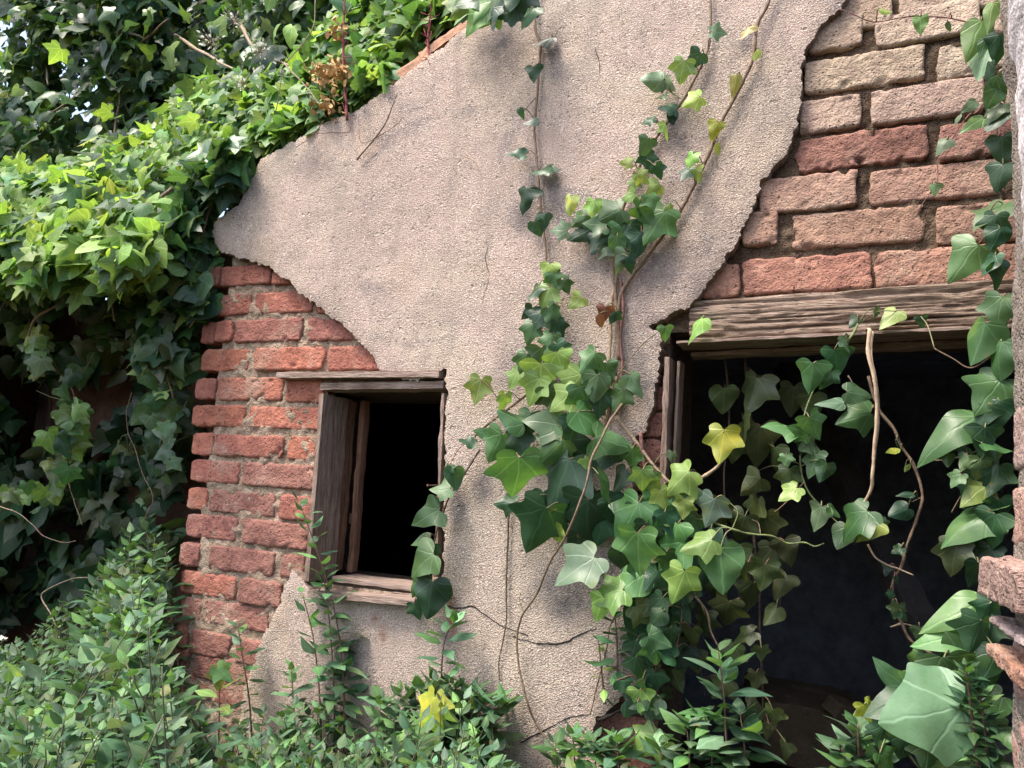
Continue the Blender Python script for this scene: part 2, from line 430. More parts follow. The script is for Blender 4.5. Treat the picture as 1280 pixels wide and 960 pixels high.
M_FRAMEZ = mat_wood('weathered_upright_wood', (.13, .08, .06), (.27, .19, .15), (.40, .31, .26), 'Z', 1.3)
M_BROWN = mat_wood('brown_sash_wood', (.11, .055, .035), (.21, .11, .07), (.30, .17, .11), 'Z', 1.2)

def mat_plain(name, c, rough=.9, var=.35, scale=14, bump=.01):
    m, nt, p, out = newmat(name); k = NT(nt)
    o = k.obj(); n = k.noise(o, scale, 6, .65); n2 = k.noise(o, scale * 9, 3)
    col = k.mix(k.rng(n, .3, .7), tuple(x * (1 - var) for x in c) + (1,), tuple(x * (1 + var) for x in c) + (1,))
    k.l(col, p.inputs['Base Color']); p.inputs['Roughness'].default_value = rough; p.inputs['Specular IOR Level'].default_value = .2
    k.l(k.bump(k.math('ADD', n, k.math('MULTIPLY', n2, .3)), .8, bump), p.inputs['Normal'])
    return m
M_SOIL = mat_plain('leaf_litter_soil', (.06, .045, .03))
M_SOOT = mat_plain('sooty_room_plaster', (.26, .28, .33))
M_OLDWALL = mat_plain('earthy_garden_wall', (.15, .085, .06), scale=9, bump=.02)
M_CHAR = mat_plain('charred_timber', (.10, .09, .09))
M_TILE = mat_plain('terracotta_tile', (.27, .15, .095), scale=22, bump=.01, var=.6)
M_CRACK = mat_plain('crack_shadow_dirt', (.035, .028, .024), bump=.001)
M_IRON = mat_plain('rusty_iron', (.10, .055, .035), .7, scale=80, bump=.001)
M_LIME = mat_plain('lime_render', (.55, .49, .48), scale=22, bump=.012)
M_DRY = mat_plain('dry_pale_vine', (.42, .31, .21), scale=60, bump=.002)
M_FLOWER = mat_plain('flower_petal', (.65, .62, .5), scale=50, bump=.001)
M_REDSTEM = mat_plain('red_plant_stem', (.24, .07, .075), scale=90, bump=.001)
M_TAN = mat_plain('tan_seed_head', (.48, .30, .13), scale=90, bump=.003)

# ------------------------------------------------------------------ ground
mb = MB()
gx = np.concatenate([np.linspace(-60, -6, 10), np.linspace(-5, 4, 60), np.linspace(6, 60, 10)])
gy = np.concatenate([np.linspace(-60, -6, 10), np.linspace(-5, 5, 60), np.linspace(7, 90, 12)])
X, Y = np.meshgrid(gx, gy, indexing='ij'); P = np.stack([X, Y, 0 * X], -1).reshape(-1, 3)
P[:, 2] = .04 * fbm(P, .8, 5)
mb.add(P, grid_faces(len(gx), len(gy))); tag(mb.build('ground', M_SOIL), kind='structure')

# ------------------------------------------------------------------ house
house = thing('ruined_house', (-.6, 0, 0), 'ruined brick house with flaking beige plaster, a small wooden window and a dark doorway', 'house')
XL = -1.475; WL, WR, WB, WT = -1.085, -.775, 1.275, 1.70
DL, DT = -.305, 1.80; YB = .24
RK = [(-1.53, 2.13), (-1.39, 2.285), (-1.17, 2.36), (-.96, 2.44), (-.81, 2.525), (-.68, 2.575), (.0, 2.88), (.9, 3.2)]
def rake_z(x): return float(np.interp(x, [p[0] for p in RK], [p[1] for p in RK]))
Y0 = .034
mb = MB()
prism(mb, [(XL + .03, 0), (WL - .075, 0), (WL - .075, WT), (XL + .03, WT)], Y0, YB, (.11, .085, .065))                      # left of the window
prism(mb, [(WL - .075, 0), (WR, 0), (WR, WB), (WL - .075, WB)], Y0, YB, (.11, .085, .065))                                   # below it
prism(mb, [(WR, 0), (DL, 0), (DL, WT), (WR, WT)], Y0, YB, (.11, .085, .065))                                   # between window and door
prism(mb, [(XL + .03, WT), (DL, WT), (DL, rake_z(DL) - .03), (-.68, rake_z(-.68) - .03), (-.96, 2.41), (-1.17, 2.33), (-1.39, 2.255), (XL + .03, 2.17)], Y0, YB, (.11, .085, .065))
prism(mb, [(DL, DT + .01), (1.1, DT + .01), (1.1, 3.2), (.0, 2.85), (DL, rake_z(DL) - .03)], Y0, YB, (.11, .085, .065))
prism(mb, [(.75, 0), (1.1, 0), (1.1, DT + .01), (.75, DT + .01)], Y0, YB, (.11, .085, .065))
mb.build('wall_core', M_MORTAR, house, smooth=False)

# room behind door and window, dark because it is closed
mb = MB()
box(mb, (-1.42, 2.6, -.1), (1.4, 2.7, 3.2)); box(mb, (-1.46, YB, -.1), (-1.40, 2.6, 2.2)); box(mb, (1.12, YB, -.1), (1.2, 2.6, 3.2))
box(mb, (-1.42, YB, 2.14), (1.3, 2.62, 2.2)); box(mb, (-1.42, YB + .01, .05), (1.3, 2.6, .12))
mb.build('room', M_SOOT, house, smooth=False)

# bricks, traced course by course
def tr(z, ox, oy, s): return [(ox + a / s, ox + b / s, oy + y / s) for a, b, y in z]
left_rows = [
    tr([(170, 295, 140), (305, 505, 138), (512, 700, 140)], 180, 300, 3.2), tr([(228, 425, 250), (436, 675, 245), (684, 860, 255)], 180, 300, 3.2),
    tr([(190, 280, 365), (284, 355, 362), (361, 630, 360), (648, 890, 362)], 180, 300, 3.2), tr([(188, 415, 475), (438, 722, 473), (733, 960, 478)], 180, 300, 3.2),
    tr([(165, 281, 588), (289, 556, 590), (565, 714, 612)], 180, 300, 3.2), tr([(155, 402, 700), (411, 702, 712)], 180, 300, 3.2),
    tr([(150, 272, 815), (276, 556, 825), (566, 697, 830)], 180, 300, 3.2), tr([(148, 380, 92), (389, 686, 112)], 180, 560, 3.2),
    tr([(133, 246, 200), (253, 522, 220), (537, 678, 240)], 180, 560, 3.2), tr([(123, 367, 315), (386, 660, 345)], 180, 560, 3.2),
    tr([(104, 220, 428), (252, 521, 452), (538, 640, 470)], 180, 560, 3.2), tr([(104, 362, 545), (376, 553, 580), (565, 700, 610)], 180, 560, 3.2),
    tr([(97, 220, 645), (224, 497, 672), (510, 700, 710)], 180, 560, 3.2), tr([(92, 172, 750), (178, 342, 790), (360, 520, 825)], 180, 560, 3.2),
    tr([(70, 175, 850), (190, 300, 885), (320, 520, 905)], 180, 560, 3.2), tr([(70, 260, 950), (275, 480, 990)], 180, 560, 3.2)]
right_rows = [
    tr([(500, 760, 50), (780, 1180, -20), (1200, 1500, -80)], 880, 0, 3.2),
    tr([(415, 642, 128), (680, 1112, 88), (1135, 1500, 40)], 880, 0, 3.2), tr([(397, 890, 275), (934, 1260, 222), (1280, 1600, 180)], 880, 0, 3.2),
    tr([(378, 634, 452), (664, 1130, 400), (1160, 1600, 350)], 880, 0, 3.2), tr([(372, 897, 592), (935, 1330, 548), (1350, 1700, 500)], 880, 0, 3.2),
    tr([(215, 616, 768), (658, 1210, 722), (1240, 1700, 680)], 880, 0, 3.2), tr([(150, 300, 912), (348, 885, 905), (922, 1330, 885), (1350, 1700, 860)], 880, 0, 3.2),
    tr([(470, 570, 700), (575, 902, 682), (904, 1280, 665), (1290, 1500, 650)], 640, 0, 2)]
jamb_rows = [tr([(800, 832, v - 2), ], 0, 0, 1) for v in (498, 532, 566, 600, 636, 670)]
RED = [(.39, .155, .11), (.44, .175, .12), (.36, .155, .12), (.42, .19, .14)]
RED2 = [(.43, .165, .105), (.46, .18, .12), (.40, .16, .115)]
DULL = [(.32, .15, .115), (.35, .165, .125), (.38, .17, .125)]
ROWCOL = [[(.46, .34, .24), (.50, .38, .28)], [(.48, .36, .26), (.54, .42, .31)], [(.50, .39, .28), (.54, .43, .32)], [(.46, .34, .26), (.47, .34, .27)],
          [(.31, .16, .12), (.36, .19, .145)], [(.45, .29, .215), (.44, .27, .20)], [(.42, .26, .185), (.41, .255, .18)], [(.41, .225, .16), (.42, .21, .15)]]

def brick(mb, x0, x1, zc, h, col, seed, front=0.0, wornl=0.0, slope=0.0, rough=1.0):
    res = .0036; w = x1 - x0; k = 5
    nx = max(6, int(w / res)); nz = max(6, int(h / res))
    iu = np.arange(-k, nx + k); iw = np.arange(-k, nz + k)
    U, W = np.meshgrid(iu, iw, indexing='ij')
    cu = np.clip(U, 0, nx - 1) / (nx - 1); cw = np.clip(W, 0, nz - 1) / (nz - 1)
    ou = np.maximum(np.maximum(-U, U - nx + 1), 0); ow = np.maximum(np.maximum(-W, W - nz + 1), 0)
    back = np.maximum(ou, ow) * .008
    x = x0 + cu * w; z = zc - h / 2 + cw * h + slope * (cu - .5) * w
    # rounded corners and worn arrises
    du = np.minimum(cu, 1 - cu) * w; dz = np.minimum(cw, 1 - cw) * h
    P = np.stack([x, np.zeros_like(x) + seed * .37, z], -1)
    ed = np.minimum(du, dz)
    rr = .0045 * (1 + .5 * fbm(P, .03, seed, 2))
    rnd = np.clip(1 - ed / np.maximum(rr, .003), 0, 1) ** 2 * .0035
    y = front + back + rnd * (back == 0) + (back > 0) * .008
    y = y + rough * (.0024 * fbm(P, .06, seed + 1, 3) + .0014 * fbm(P, .009, seed + 2, 2))
    chip = np.clip(fbm(P, .022, seed + 5, 3) - .22, 0, 1) * np.clip(1 - ed / .02, 0, 1)
    y = y + rough * chip * .03
    if wornl: y = y + wornl * np.clip(1 - cu * w / .05, 0, 1) ** 2
    # outline wander
    e = .0045 * rough * fbm(P * 1.0, .022, seed + 8, 4)
    x = x + np.where(cu < .02, 1, np.where(cu > .98, -1, 0)) * e * 1.3 + (np.where(cu < .5, 1, -1) * rnd * .5)
    z = z + np.where(cw < .04, 1, np.where(cw > .96, -1, 0)) * e + (np.where(cw < .5, 1, -1) * rnd * .35)
    # the corners draw in
    cr = np.clip(1 - np.hypot(du, dz) / .009, 0, 1)
    x = x + np.where(cu < .5, 1, -1) * cr * .002; z = z + np.where(cw < .5, 1, -1) * cr * .002
    if wornl: z = z + (zc - z) * np.clip(1 - cu * w / .045, 0, 1) ** 2 * .45
    V = np.stack([x, y, z], -1).reshape(-1, 3)
    c = np.array(col)[None] * (1 + .22 * fbm(V + seed, .06, seed + 3, 3))[:, None]
    mb.add(V, grid_faces(len(iu), len(iw)), np.clip(c, 0.01, .8))
mb = MB(); sd = 1
for ri, row in enumerate(left_rows):
    zs = [at((a + b) / 2, v)[2] for a, b, v in row]; zm = float(np.mean(zs))
    for bi, (a, b, v) in enumerate(row):
        x0, x1 = at(a, v)[0], at(b, v)[0]; sd += 1
        if zm - .02 < WT and x1 > WL - .004: x1 = WL - .006
        if x1 - x0 < .02: continue
        pal = RED if (ri < 9 and not (bi == 1 and ri in (7, 8))) or bi == 0 else DULL
        if 3 <= ri <= 8 and pal is RED: pal = RED2
        brick(mb, x0, x1, zm * .6 + zs[bi] * .4, .0575 + random.uniform(-.003, .0025), random.choice(pal), sd, random.uniform(-.003, .004) + (.004 if bi == 0 else 0), .03 if bi == 0 else 0, 0, 1.0 if ri > 1 else .7)
mb.build('brickwork', M_BRICK, house); mb = MB()
for ri, row in enumerate(right_rows):
    zs = [at((a + b) / 2, v)[2] for a, b, v in row]
    for bi, (a, b, v) in enumerate(row):
        x0, x1 = at(a, v)[0], at(b, v)[0]; sd += 1
        c = ROWCOL[ri][bi % 2]
        brick(mb, x0, x1, zs[bi], .067 + random.uniform(-.002, .003), c, sd, random.uniform(-.002, .004), 0, 0, 2.0 if (ri == 4 and bi == 0) else 1.0)
mb.build('brickwork', M_BRICK, house); mb = MB()
for row in jamb_rows:
    for a, b, v in row:
        sd += 1
        p0, p1 = at(a, v), at(b, v)
        brick(mb, p0[0] - .05, DL - .004, p0[2], .05, random.choice(DULL), sd, .012)
    z = p0[2] - .07
while z > .4:
    sd += 1; brick(mb, DL - .12, DL - .004, z, .05, random.choice(DULL), sd, .016); z -= .069
mb.build('brickwork', M_BRICK, house)

def mortar_patch(mb, x0, x1, z0, z1, col, seed, base=.012, res=.0042, skip=None, edge=None):
    nx = int((x1 - x0) / res); nz = int((z1 - z0) / res)
    X, Z = np.meshgrid(np.linspace(x0, x1, nx), np.linspace(z0, z1, nz), indexing='ij')
    P = np.stack([X, 0 * X, Z], -1)
    y = base + .006 * fbm(P, .05, seed, 3) + .0065 * fbm(P, .013, seed + 3, 3)
    X2 = X.copy()
    if edge is not None:
        k = np.clip(1 - (X - x0) / .03, 0, 1)
        y = y + k ** 2 * .03
        X2 = X + k * .012 * fbm(P, .025, seed + 7, 3)
    V = np.stack([X2, y, Z], -1).reshape(-1, 3)
    fc = grid_faces(nx, nz)
    c = np.array(col)[None] * (1 + .3 * fbm(V, .09, seed + 4, 3))[:, None]
    if skip is not None:
        cx = V[fc].mean(1)[:, 0]; cz = V[fc].mean(1)[:, 2]
        fc = fc[~skip(cx, cz)]
    mb.add(V, fc, np.clip(c, .01, .8))
mb = MB()
inwin = lambda x, z: (x > WL - .002) & (x < WR + .002) & (z > WB - .002) & (z < WT + .002)
mortar_patch(mb, XL + .022, -.72, .6, 2.12, (.47, .36, .27), 11, .0068, skip=inwin, edge=True)
mb.build('mortar', M_MORTAR, house); mb = MB()
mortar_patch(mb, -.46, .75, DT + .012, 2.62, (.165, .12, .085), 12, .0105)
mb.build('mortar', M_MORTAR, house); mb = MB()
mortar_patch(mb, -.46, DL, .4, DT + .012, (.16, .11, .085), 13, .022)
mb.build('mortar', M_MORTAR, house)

# plaster skin
main = [(1075, -60), (1058, -5), (1048, 8), (1030, 27), (1014, 50), (1006, 62), (1004, 95), (1000, 112), (997, 150), (986, 188), (966, 206), (951, 226), (946, 246), (930, 281), (915, 312),
        (905, 327), (889, 347), (870, 371), (855, 386), (842, 393), (822, 403), (812, 408), (826, 417), (826, 432), (821, 470), (815, 500), (803, 540), (790, 548), (786, 560), (790, 600), (786, 640), (793, 690), (800, 760),
        (796, 860), (770, 880), (745, 897), (735, 930), (790, 1000), (770, 1130), (300, 1130), (287, 1010), (300, 900), (305, 862), (317, 826), (327, 800), (339, 775), (350, 752), (354, 732), (364, 711), (372, 715), (379, 728), (386, 738),
        (402, 747), (430, 744), (470, 752), (520, 756), (549, 748), (551, 700), (554, 600), (559, 485), (557, 463), (545, 466), (528, 473), (522, 477), (500, 471), (476, 467), (467, 449), (458, 434), (445, 420), (430, 407), (411, 393), (394, 380),
        (375, 368), (360, 352), (345, 340), (329, 329), (299, 321), (276, 313), (263, 297), (268, 277), (297, 256), (311, 232), (325, 199), (350, 184), (380, 169), (410, 151), (440, 139), (470, 119), (500, 94), (530, 74), (558, 53), (580, 37), (601, 20), (640, -22), (700, -60)]
YP = -.02
poly = np.array([at(u, v, YP)[[0, 2]] for u, v in main])
poly[:, 0] = np.minimum(poly[:, 0], 5)
topx = at(1075, -60, YP)
def resample(poly, step):
    out = []
    for i in range(len(poly)):
        a, b = poly[i], poly[(i + 1) % len(poly)]
        n = max(1, int(np.linalg.norm(b - a) / step))
        for k in range(n): out.append(a + (b - a) * k / n)
    return np.array(out)
ol = resample(poly, .0042)
d = np.roll(ol, -1, 0) - np.roll(ol, 1, 0); d /= np.linalg.norm(d, axis=1)[:, None] + 1e-9
nn = np.stack([d[:, 1], -d[:, 0]], 1)
q3 = np.stack([ol[:, 0], 0 * ol[:, 0], ol[:, 1]], 1)
ol = ol + nn * (.006 * fbm(q3, .04, 21, 3) + .006 * fbm(q3, .014, 22, 3) + .003 * vnoise(q3 / .0045, 23))[:, None]
def inside(pts, poly):
    x, y = pts[:, 0], pts[:, 1]; r = np.zeros(len(pts), bool)
    j = len(poly) - 1
    for i in range(len(poly)):
        xi, yi = poly[i]; xj, yj = poly[j]
        c = ((yi > y) != (yj > y)) & (x < (xj - xi) * (y - yi) / (yj - yi + 1e-15) + xi)
        r ^= c; j = i
    return r
gs = .011
gx, gz = np.meshgrid(np.arange(ol[:, 0].min(), ol[:, 0].max(), gs), np.arange(ol[:, 1].min(), ol[:, 1].max(), gs), indexing='ij')
gp = np.stack([gx.ravel(), gz.ravel()], 1) + rng.uniform(-.003, .003, (gx.size, 2))
gp = gp[inside(gp, ol)]
def dist_ol(p): 
    o = np.empty(len(p))
    for k in range(0, len(p), 2000): o[k:k + 2000] = np.sqrt(((p[k:k + 2000, None, :] - ol[None]) ** 2).sum(2).min(1))
    return o
dd = dist_ol(gp); gp = gp[dd > .004]; dd = dd[dd > .004]
allp = np.concatenate([ol, gp]); nb = len(ol)
res = delaunay_2d_cdt([Vector(p) for p in allp], [(i, (i + 1) % nb) for i in range(nb)], [], 1, 1e-7)
vv = np.array([tuple(v) for v in res[0]]); ff = [tuple(f) for f in res[2]]
dv = dist_ol(vv)
P3 = np.stack([vv[:, 0], np.full(len(vv), YP), vv[:, 1]], 1)
yy = YP + .005 * fbm(P3, .35, 31, 2) + .003 * fbm(P3, .08, 32, 3) + .0012 * fbm(P3, .022, 33, 2) + .0025 * np.exp(-dv / .004)
P3[:, 1] = yy
bord = []
for i in range(nb):
    o_ = res[3]
rim = np.array([k for k in range(len(vv)) if dv[k] < 1e-5])
cnt = {}
for f in ff:
    for a, b in zip(f, f[1:] + f[:1]): cnt[(a, b)] = 1
bedges = [(a, b) for (a, b) in cnt if (b, a) not in cnt]
# faces must look towards -y
def fl(f):
    a, b, c = P3[f[0]], P3[f[1]], P3[f[2]]
    return np.cross(b - a, c - a)[1] < 0
flip = not fl(ff[0])
if flip: ff = [f[::-1] for f in ff]
mb = MB()
V2 = P3.copy(); n0 = len(V2)
rb = sorted({a for e in bedges for a in e}); mp1 = {a: n0 + i for i, a in enumerate(rb)}
r0_ = P3[rb].copy(); r1 = P3[rb].copy(); r1[:, 1] += .010; r1[:, [0, 2]] += .0025 * np.stack([fbm(r1, .012, 41), fbm(r1, .012, 42)], 1)
n1 = n0 + len(rb); n2_ = n1 + len(rb); mp0 = {a: n2_ + i for i, a in enumerate(rb)}; mp2 = {a: n1 + i for i, a in enumerate(rb)}
r2 = P3[rb].copy(); r2[:, 1] = .020
V2 = np.concatenate([V2, r1, r2, r0_])
sk = []
for a, b in bedges:
    for m_, n_ in ((mp0, mp1), (mp1, mp2)):
        a0, b0 = (a, b) if m_ is None else (m_[a], m_[b]); a1, b1 = n_[a], n_[b]
        sk.append((a0, a1, b1, b0) if flip is False else (b0, b1, a1, a0))
cl = np.ones((len(V2), 3)); cl[n0:] = .25
U2 = np.zeros((len(V2), 3))
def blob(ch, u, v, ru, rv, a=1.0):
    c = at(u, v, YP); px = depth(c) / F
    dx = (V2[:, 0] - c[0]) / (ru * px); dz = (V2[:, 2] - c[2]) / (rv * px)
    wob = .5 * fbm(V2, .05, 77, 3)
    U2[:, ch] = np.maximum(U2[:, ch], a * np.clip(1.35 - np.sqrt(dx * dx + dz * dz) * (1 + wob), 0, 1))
for b in [(563, 765, 6, 24), (479, 790, 4, 14), (566, 782, 4, 16), (470, 775, 3, 8)]: blob(0, *b)
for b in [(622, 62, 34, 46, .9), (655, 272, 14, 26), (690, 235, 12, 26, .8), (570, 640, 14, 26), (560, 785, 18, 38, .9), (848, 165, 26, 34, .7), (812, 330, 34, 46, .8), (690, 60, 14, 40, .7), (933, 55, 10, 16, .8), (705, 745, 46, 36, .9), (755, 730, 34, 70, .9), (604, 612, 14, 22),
          (440, 830, 14, 46, .7), (640, 460, 22, 60, .6), (735, 330, 24, 50, .6), (880, 100, 14, 30, .6), (880, 360, 22, 40, .6), (300, 245, 30, 26, .7), (395, 205, 40, 22, .6), (800, 470, 24, 50, .8), (770, 850, 26, 60, .6)]: blob(1, *b)  # dark blobs: shade of leaves and vines painted in, with some damp
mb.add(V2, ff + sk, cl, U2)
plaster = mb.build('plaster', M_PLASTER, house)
# cracks
for pts, r in [([(556, 757), (572, 761), (588, 758), (602, 766), (620, 779), (636, 786), (660, 795)], .0016), ([(671, 804), (690, 805), (708, 802), (725, 793), (745, 785)], .0020),
               ([(650, 928), (672, 918), (690, 908), (712, 897), (735, 893)], .0014), ([(612, 300), (606, 322), (611, 345), (603, 372), (606, 392)], .0008), ([(744, 60), (750, 84), (746, 104)], .0008), ([(640, 795), (652, 800), (671, 804)], .0012), ([(748, 900), (765, 893), (780, 884), (796, 874)], .003), ([(466, 197), (472, 190)], .001)]:
    w = catmull([at(u, v, YP - .0015) for u, v in pts], 8); w = w + np.stack([.0025 * fbm(w, .012, 51), 0 * w[:, 0], .0025 * fbm(w, .012, 52)], 1)
    mb = MB()
    w[:, 1] = YP + .005 * fbm(np.stack([w[:, 0], np.full(len(w), YP), w[:, 2]], 1), .35, 31, 2) + .003 * fbm(np.stack([w[:, 0], np.full(len(w), YP), w[:, 2]], 1), .08, 32, 3)
    tube(mb, w, r, r * .5, n=5, flat=1, wob=.5)
    mb.build('crack', M_CRACK, plaster)

# ---- window
win = MB()
def plank(a, b, wid, th, mat_col, mb, y, seed, res=.007, tilt=0):
    """a plank between two (x,z) points, width across, thickness along y"""
    a = np.array(a); b = np.array(b); d_ = b - a; L = np.linalg.norm(d_); ang = math.atan2(d_[1], d_[0])
    c, s = math.cos(ang), math.sin(ang)
    rot = np.array([[c, 0, -s], [0, 1, 0], [s, 0, c]])
    rough_box(mb, ((a[0] + b[0]) / 2, y, (a[1] + b[1]) / 2), (L, th, wid), mat_col, res, .004, .003, seed, rot, .1, .035)
window = bpy.data.objects.new('window', None); COL.objects.link(window); window.parent = house
house_loc = np.array([-.6, 0, 0])
window.matrix_parent_inverse = Matrix.Identity(4)
window.location = (-.93 + .6, 0, 1.5)
bpy.context.view_layer.update()
def under(o, par):
    """parent keeping world place"""
    o.parent = par; o.matrix_parent_inverse = par.matrix_world.inverted(); return o
pxw = lambda u, v, y=0: at(u, v, y)[[0, 2]]
mb = MB(); plank(pxw(354, 471), pxw(558, 470), .020, .05, (1, 1, 1), mb, -.006, 3); under(mb.build('lintel_board', M_FRAMEX), window)
mb = MB(); plank(pxw(404, 484), pxw(560, 482), .022, .06, (1, 1, 1), mb, .012, 4); under(mb.build('frame_head', M_FRAMEX), window)
mb = MB(); plank(pxw(408, 492), pxw(389, 728), .018, .10, (1, 1, 1), mb, .030, 5); under(mb.build('frame_jamb', M_FRAMEZ), window)
mb = MB(); plank(pxw(558, 490), pxw(548, 722), .014, .09, (1, 1, 1), mb, .026, 6); under(mb.build('frame_jamb', M_FRAMEZ), window)
mb = MB(); plank(pxw(427, 497, .06), pxw(408, 716, .06), .012, .06, (1, 1, 1), mb, .09, 7); under(mb.build('reveal_board', M_BROWN), window)
mb = MB(); plank(pxw(438, 497, .12), pxw(420, 716, .12), .007, .02, (1, 1, 1), mb, .125, 27); under(mb.build('stop_bead', M_FRAMEZ), window)
sash = MB(); plank(pxw(457, 500, .12), pxw(440, 716, .12), .020, .028, (1, 1, 1), sash, .12, 8)
plank(pxw(447, 648, .12), pxw(434, 648, .12), .03, .016, (1, 1, 1), sash, .128, 18)
under(sash.build('sash', M_BROWN), window)
mb = MB(); plank(pxw(393, 741, -.02), pxw(530, 752, -.02), .020, .09, (1, 1, 1), mb, -.004, 10, .005); plank(pxw(425, 722, .06), pxw(552, 738, .06), .016, .10, (1, 1, 1), mb, .075, 11)
under(mb.build('sill', M_FRAMEX), window)
mb = MB(); tube(mb, [at(553, 606, -.01), at(535, 607, -.045)], .0016, .0012); tube(mb, [at(535, 607, -.045), at(534.5, 607, -.047)], .003, .003, n=8); under(mb.build('nail', M_IRON), window)

# ---- doorway
def rough_beam(mb, a, b, wid, th):
    a = np.array(a); b = np.array(b); L = np.linalg.norm(b - a); ang = math.atan2(*(b - a)[::-1])
    n = int(L / .0045); m_ = 150
    x = np.linspace(0, L, n); th_ = np.arange(m_) / m_ * 2 * math.pi
    cx = np.cos(th_); cz = np.sin(th_); k = np.maximum(np.abs(cx), np.abs(cz)) ** .8
    cx, cz = cx / k, cz / k
    X = np.repeat(x[:, None], m_, 1); Yl = np.repeat((cx * th / 2)[None], n, 0); Zl = np.repeat((cz * wid / 2)[None], n, 0)
    Q = np.stack([X / 16, Yl, Zl], -1)
    g = 1 + .035 * fbm(Q, .007, 61, 4) + .05 * fbm(np.stack([X / 3, Yl, Zl], -1), .05, 62, 3)
    split = np.clip(fbm(Q * np.array([1, 1, 1.6]), .008, 63, 2) - .18, 0, 1)
    g = g - split * .30 - .30 * np.clip(fbm(np.stack([X / 4, Yl, Zl], -1), .022, 66, 3) - .25, 0, 1)
    Yl = Yl - .0 * Yl
    groove = np.clip(fbm(np.stack([X / 40, Yl * .3, Zl], -1), .0045, 67, 2) - .16, 0, 1); g = g - groove * .30 - .22 * np.clip(fbm(np.stack([X / 2.2, Yl, Zl], -1), .018, 68, 3) - .22, 0, 1) * (Zl < .01)
    Zl = Zl * (1 + .14 * fbm(np.stack([X, np.zeros_like(X), np.sign(Zl)], -1), .12, 64, 2)[..., ]) * (.5 + .5 * g); Yl = Yl * g
    V = np.stack([a[0] + X * math.cos(ang) - Zl * math.sin(ang), .054 + Yl, a[1] + X * math.sin(ang) + Zl * math.cos(ang)], -1).reshape(-1, 3)
    i = np.arange(n - 1)[:, None] * m_; j = np.arange(m_)[None]; j2 = (j + 1) % m_
    fq = np.stack([(i + j).ravel(), (i + j2).ravel(), (i + m_ + j2).ravel(), (i + m_ + j).ravel()], 1)
    mb.add(V, [tuple(f) for f in fq[:, ::-1].tolist()] + [tuple(range(m_)), tuple(range((n - 1) * m_ + m_ - 1, (n - 1) * m_ - 1, -1))])
door = bpy.data.objects.new('doorway', None); COL.objects.link(door); door.parent = house; door.location = (.2 + .6, 0, 1.8)
bpy.context.view_layer.update()
mb = MB()
L0, L1 = pxw(862, 401), pxw(1270, 377); 
rough_beam(mb, L0, L1 + (L1 - L0) * .8, .076, .12)
beam = mb
under(beam.build('lintel', M_BEAM), door)
mb = MB(); plank(pxw(846, 431), pxw(846, 431) + (pxw(1225, 413) - pxw(846, 431)) * 1.9, .012, .075, (1, 1, 1), mb, .010, 13)
plank(pxw(858, 440, .03), pxw(858, 440, .03) + (pxw(1215, 423, .03) - pxw(858, 440, .03)) * 1.9, .014, .05, (1, 1, 1), mb, .075, 14)
under(mb.build('frame_head', M_FRAMEX), door)
mb = MB(); plank(pxw(836, 446), pxw(829, 640), .016, .06, (1, 1, 1), mb, .012, 15); plank(pxw(847, 448), pxw(838, 640), .012, .05, (1, 1, 1), mb, .03, 16)
under(mb.build('frame_jamb', M_FRAMEZ), door)

# ---- roof
roof = bpy.data.objects.new('roof', None); COL.objects.link(roof); roof.parent = house; roof.location = (0, .3, 2.5); bpy.context.view_layer.update()
mb = MB()
for (xa, za), (xb, zb) in zip(RK[:-1], RK[1:]):
    mb.add([(xa, .03, za - .02), (xb, .03, zb - .02), (xb, 2.8, zb - .02), (xa, 2.8, za - .02), (xa, .03, za + .008), (xb, .03, zb + .008), (xb, 2.8, zb + .008), (xa, 2.8, za + .008)],
           [(0, 3, 2, 1), (4, 5, 6, 7), (0, 1, 5, 4), (1, 2, 6, 5), (2, 3, 7, 6), (3, 0, 4, 7)])
under(mb.build('roof_deck', M_SOIL, smooth=False), roof)
def half_tile(a, b, rr, y, seed):
    mb = MB(); a = np.array(a); b = np.array(b); n = 14; m_ = 16
    d_ = b - a; ang = math.atan2(d_[1], d_[0])
    t = np.linspace(0, 1, n); th = np.linspace(-.15, math.pi + .15, m_)
    Vs = []
    for r_ in (rr, rr - .012):
        for q in t:
            for h in th:
                rl = r_ * (1 - .12 * q)
                Vs.append((a[0] + d_[0] * q - math.sin(ang) * math.sin(h) * rl, y - math.cos(h) * rl * -1, a[1] + d_[1] * q + math.cos(ang) * math.sin(h) * rl))
    Vs = np.array(Vs) + .007 * np.stack([fbm(np.array(Vs), .03, seed + k, 3) for k in range(3)], 1)
    f1 = grid_faces(n, m_); f2 = f1[:, ::-1] + n * m_
    rim = []
    idx = [i for i in range(m_)] + [i * m_ + m_ - 1 for i in range(1, n)] + [(n - 1) * m_ + i for i in range(m_ - 2, -1, -1)] + [i * m_ for i in range(n - 2, 0, -1)]
    for i, j in zip(idx, idx[1:] + idx[:1]): rim.append((i, i + n * m_, j + n * m_, j))
    mb.add(Vs, [tuple(f) for f in f1.tolist()] + [tuple(f) for f in f2.tolist()] + rim)
    return under(mb.build('roof_tile', M_TILE), roof)
for i, (x0, x1, up_) in enumerate([(-.99, -.875, .016), (-.90, -.80, .022), (-.815, -.70, .020), (-.72, -.60, .01)]):
    half_tile((x0, rake_z(x0) - .02 + up_), (x1, rake_z(x1) - .012 + up_), random.uniform(.042, .05), .038, 60 + i)

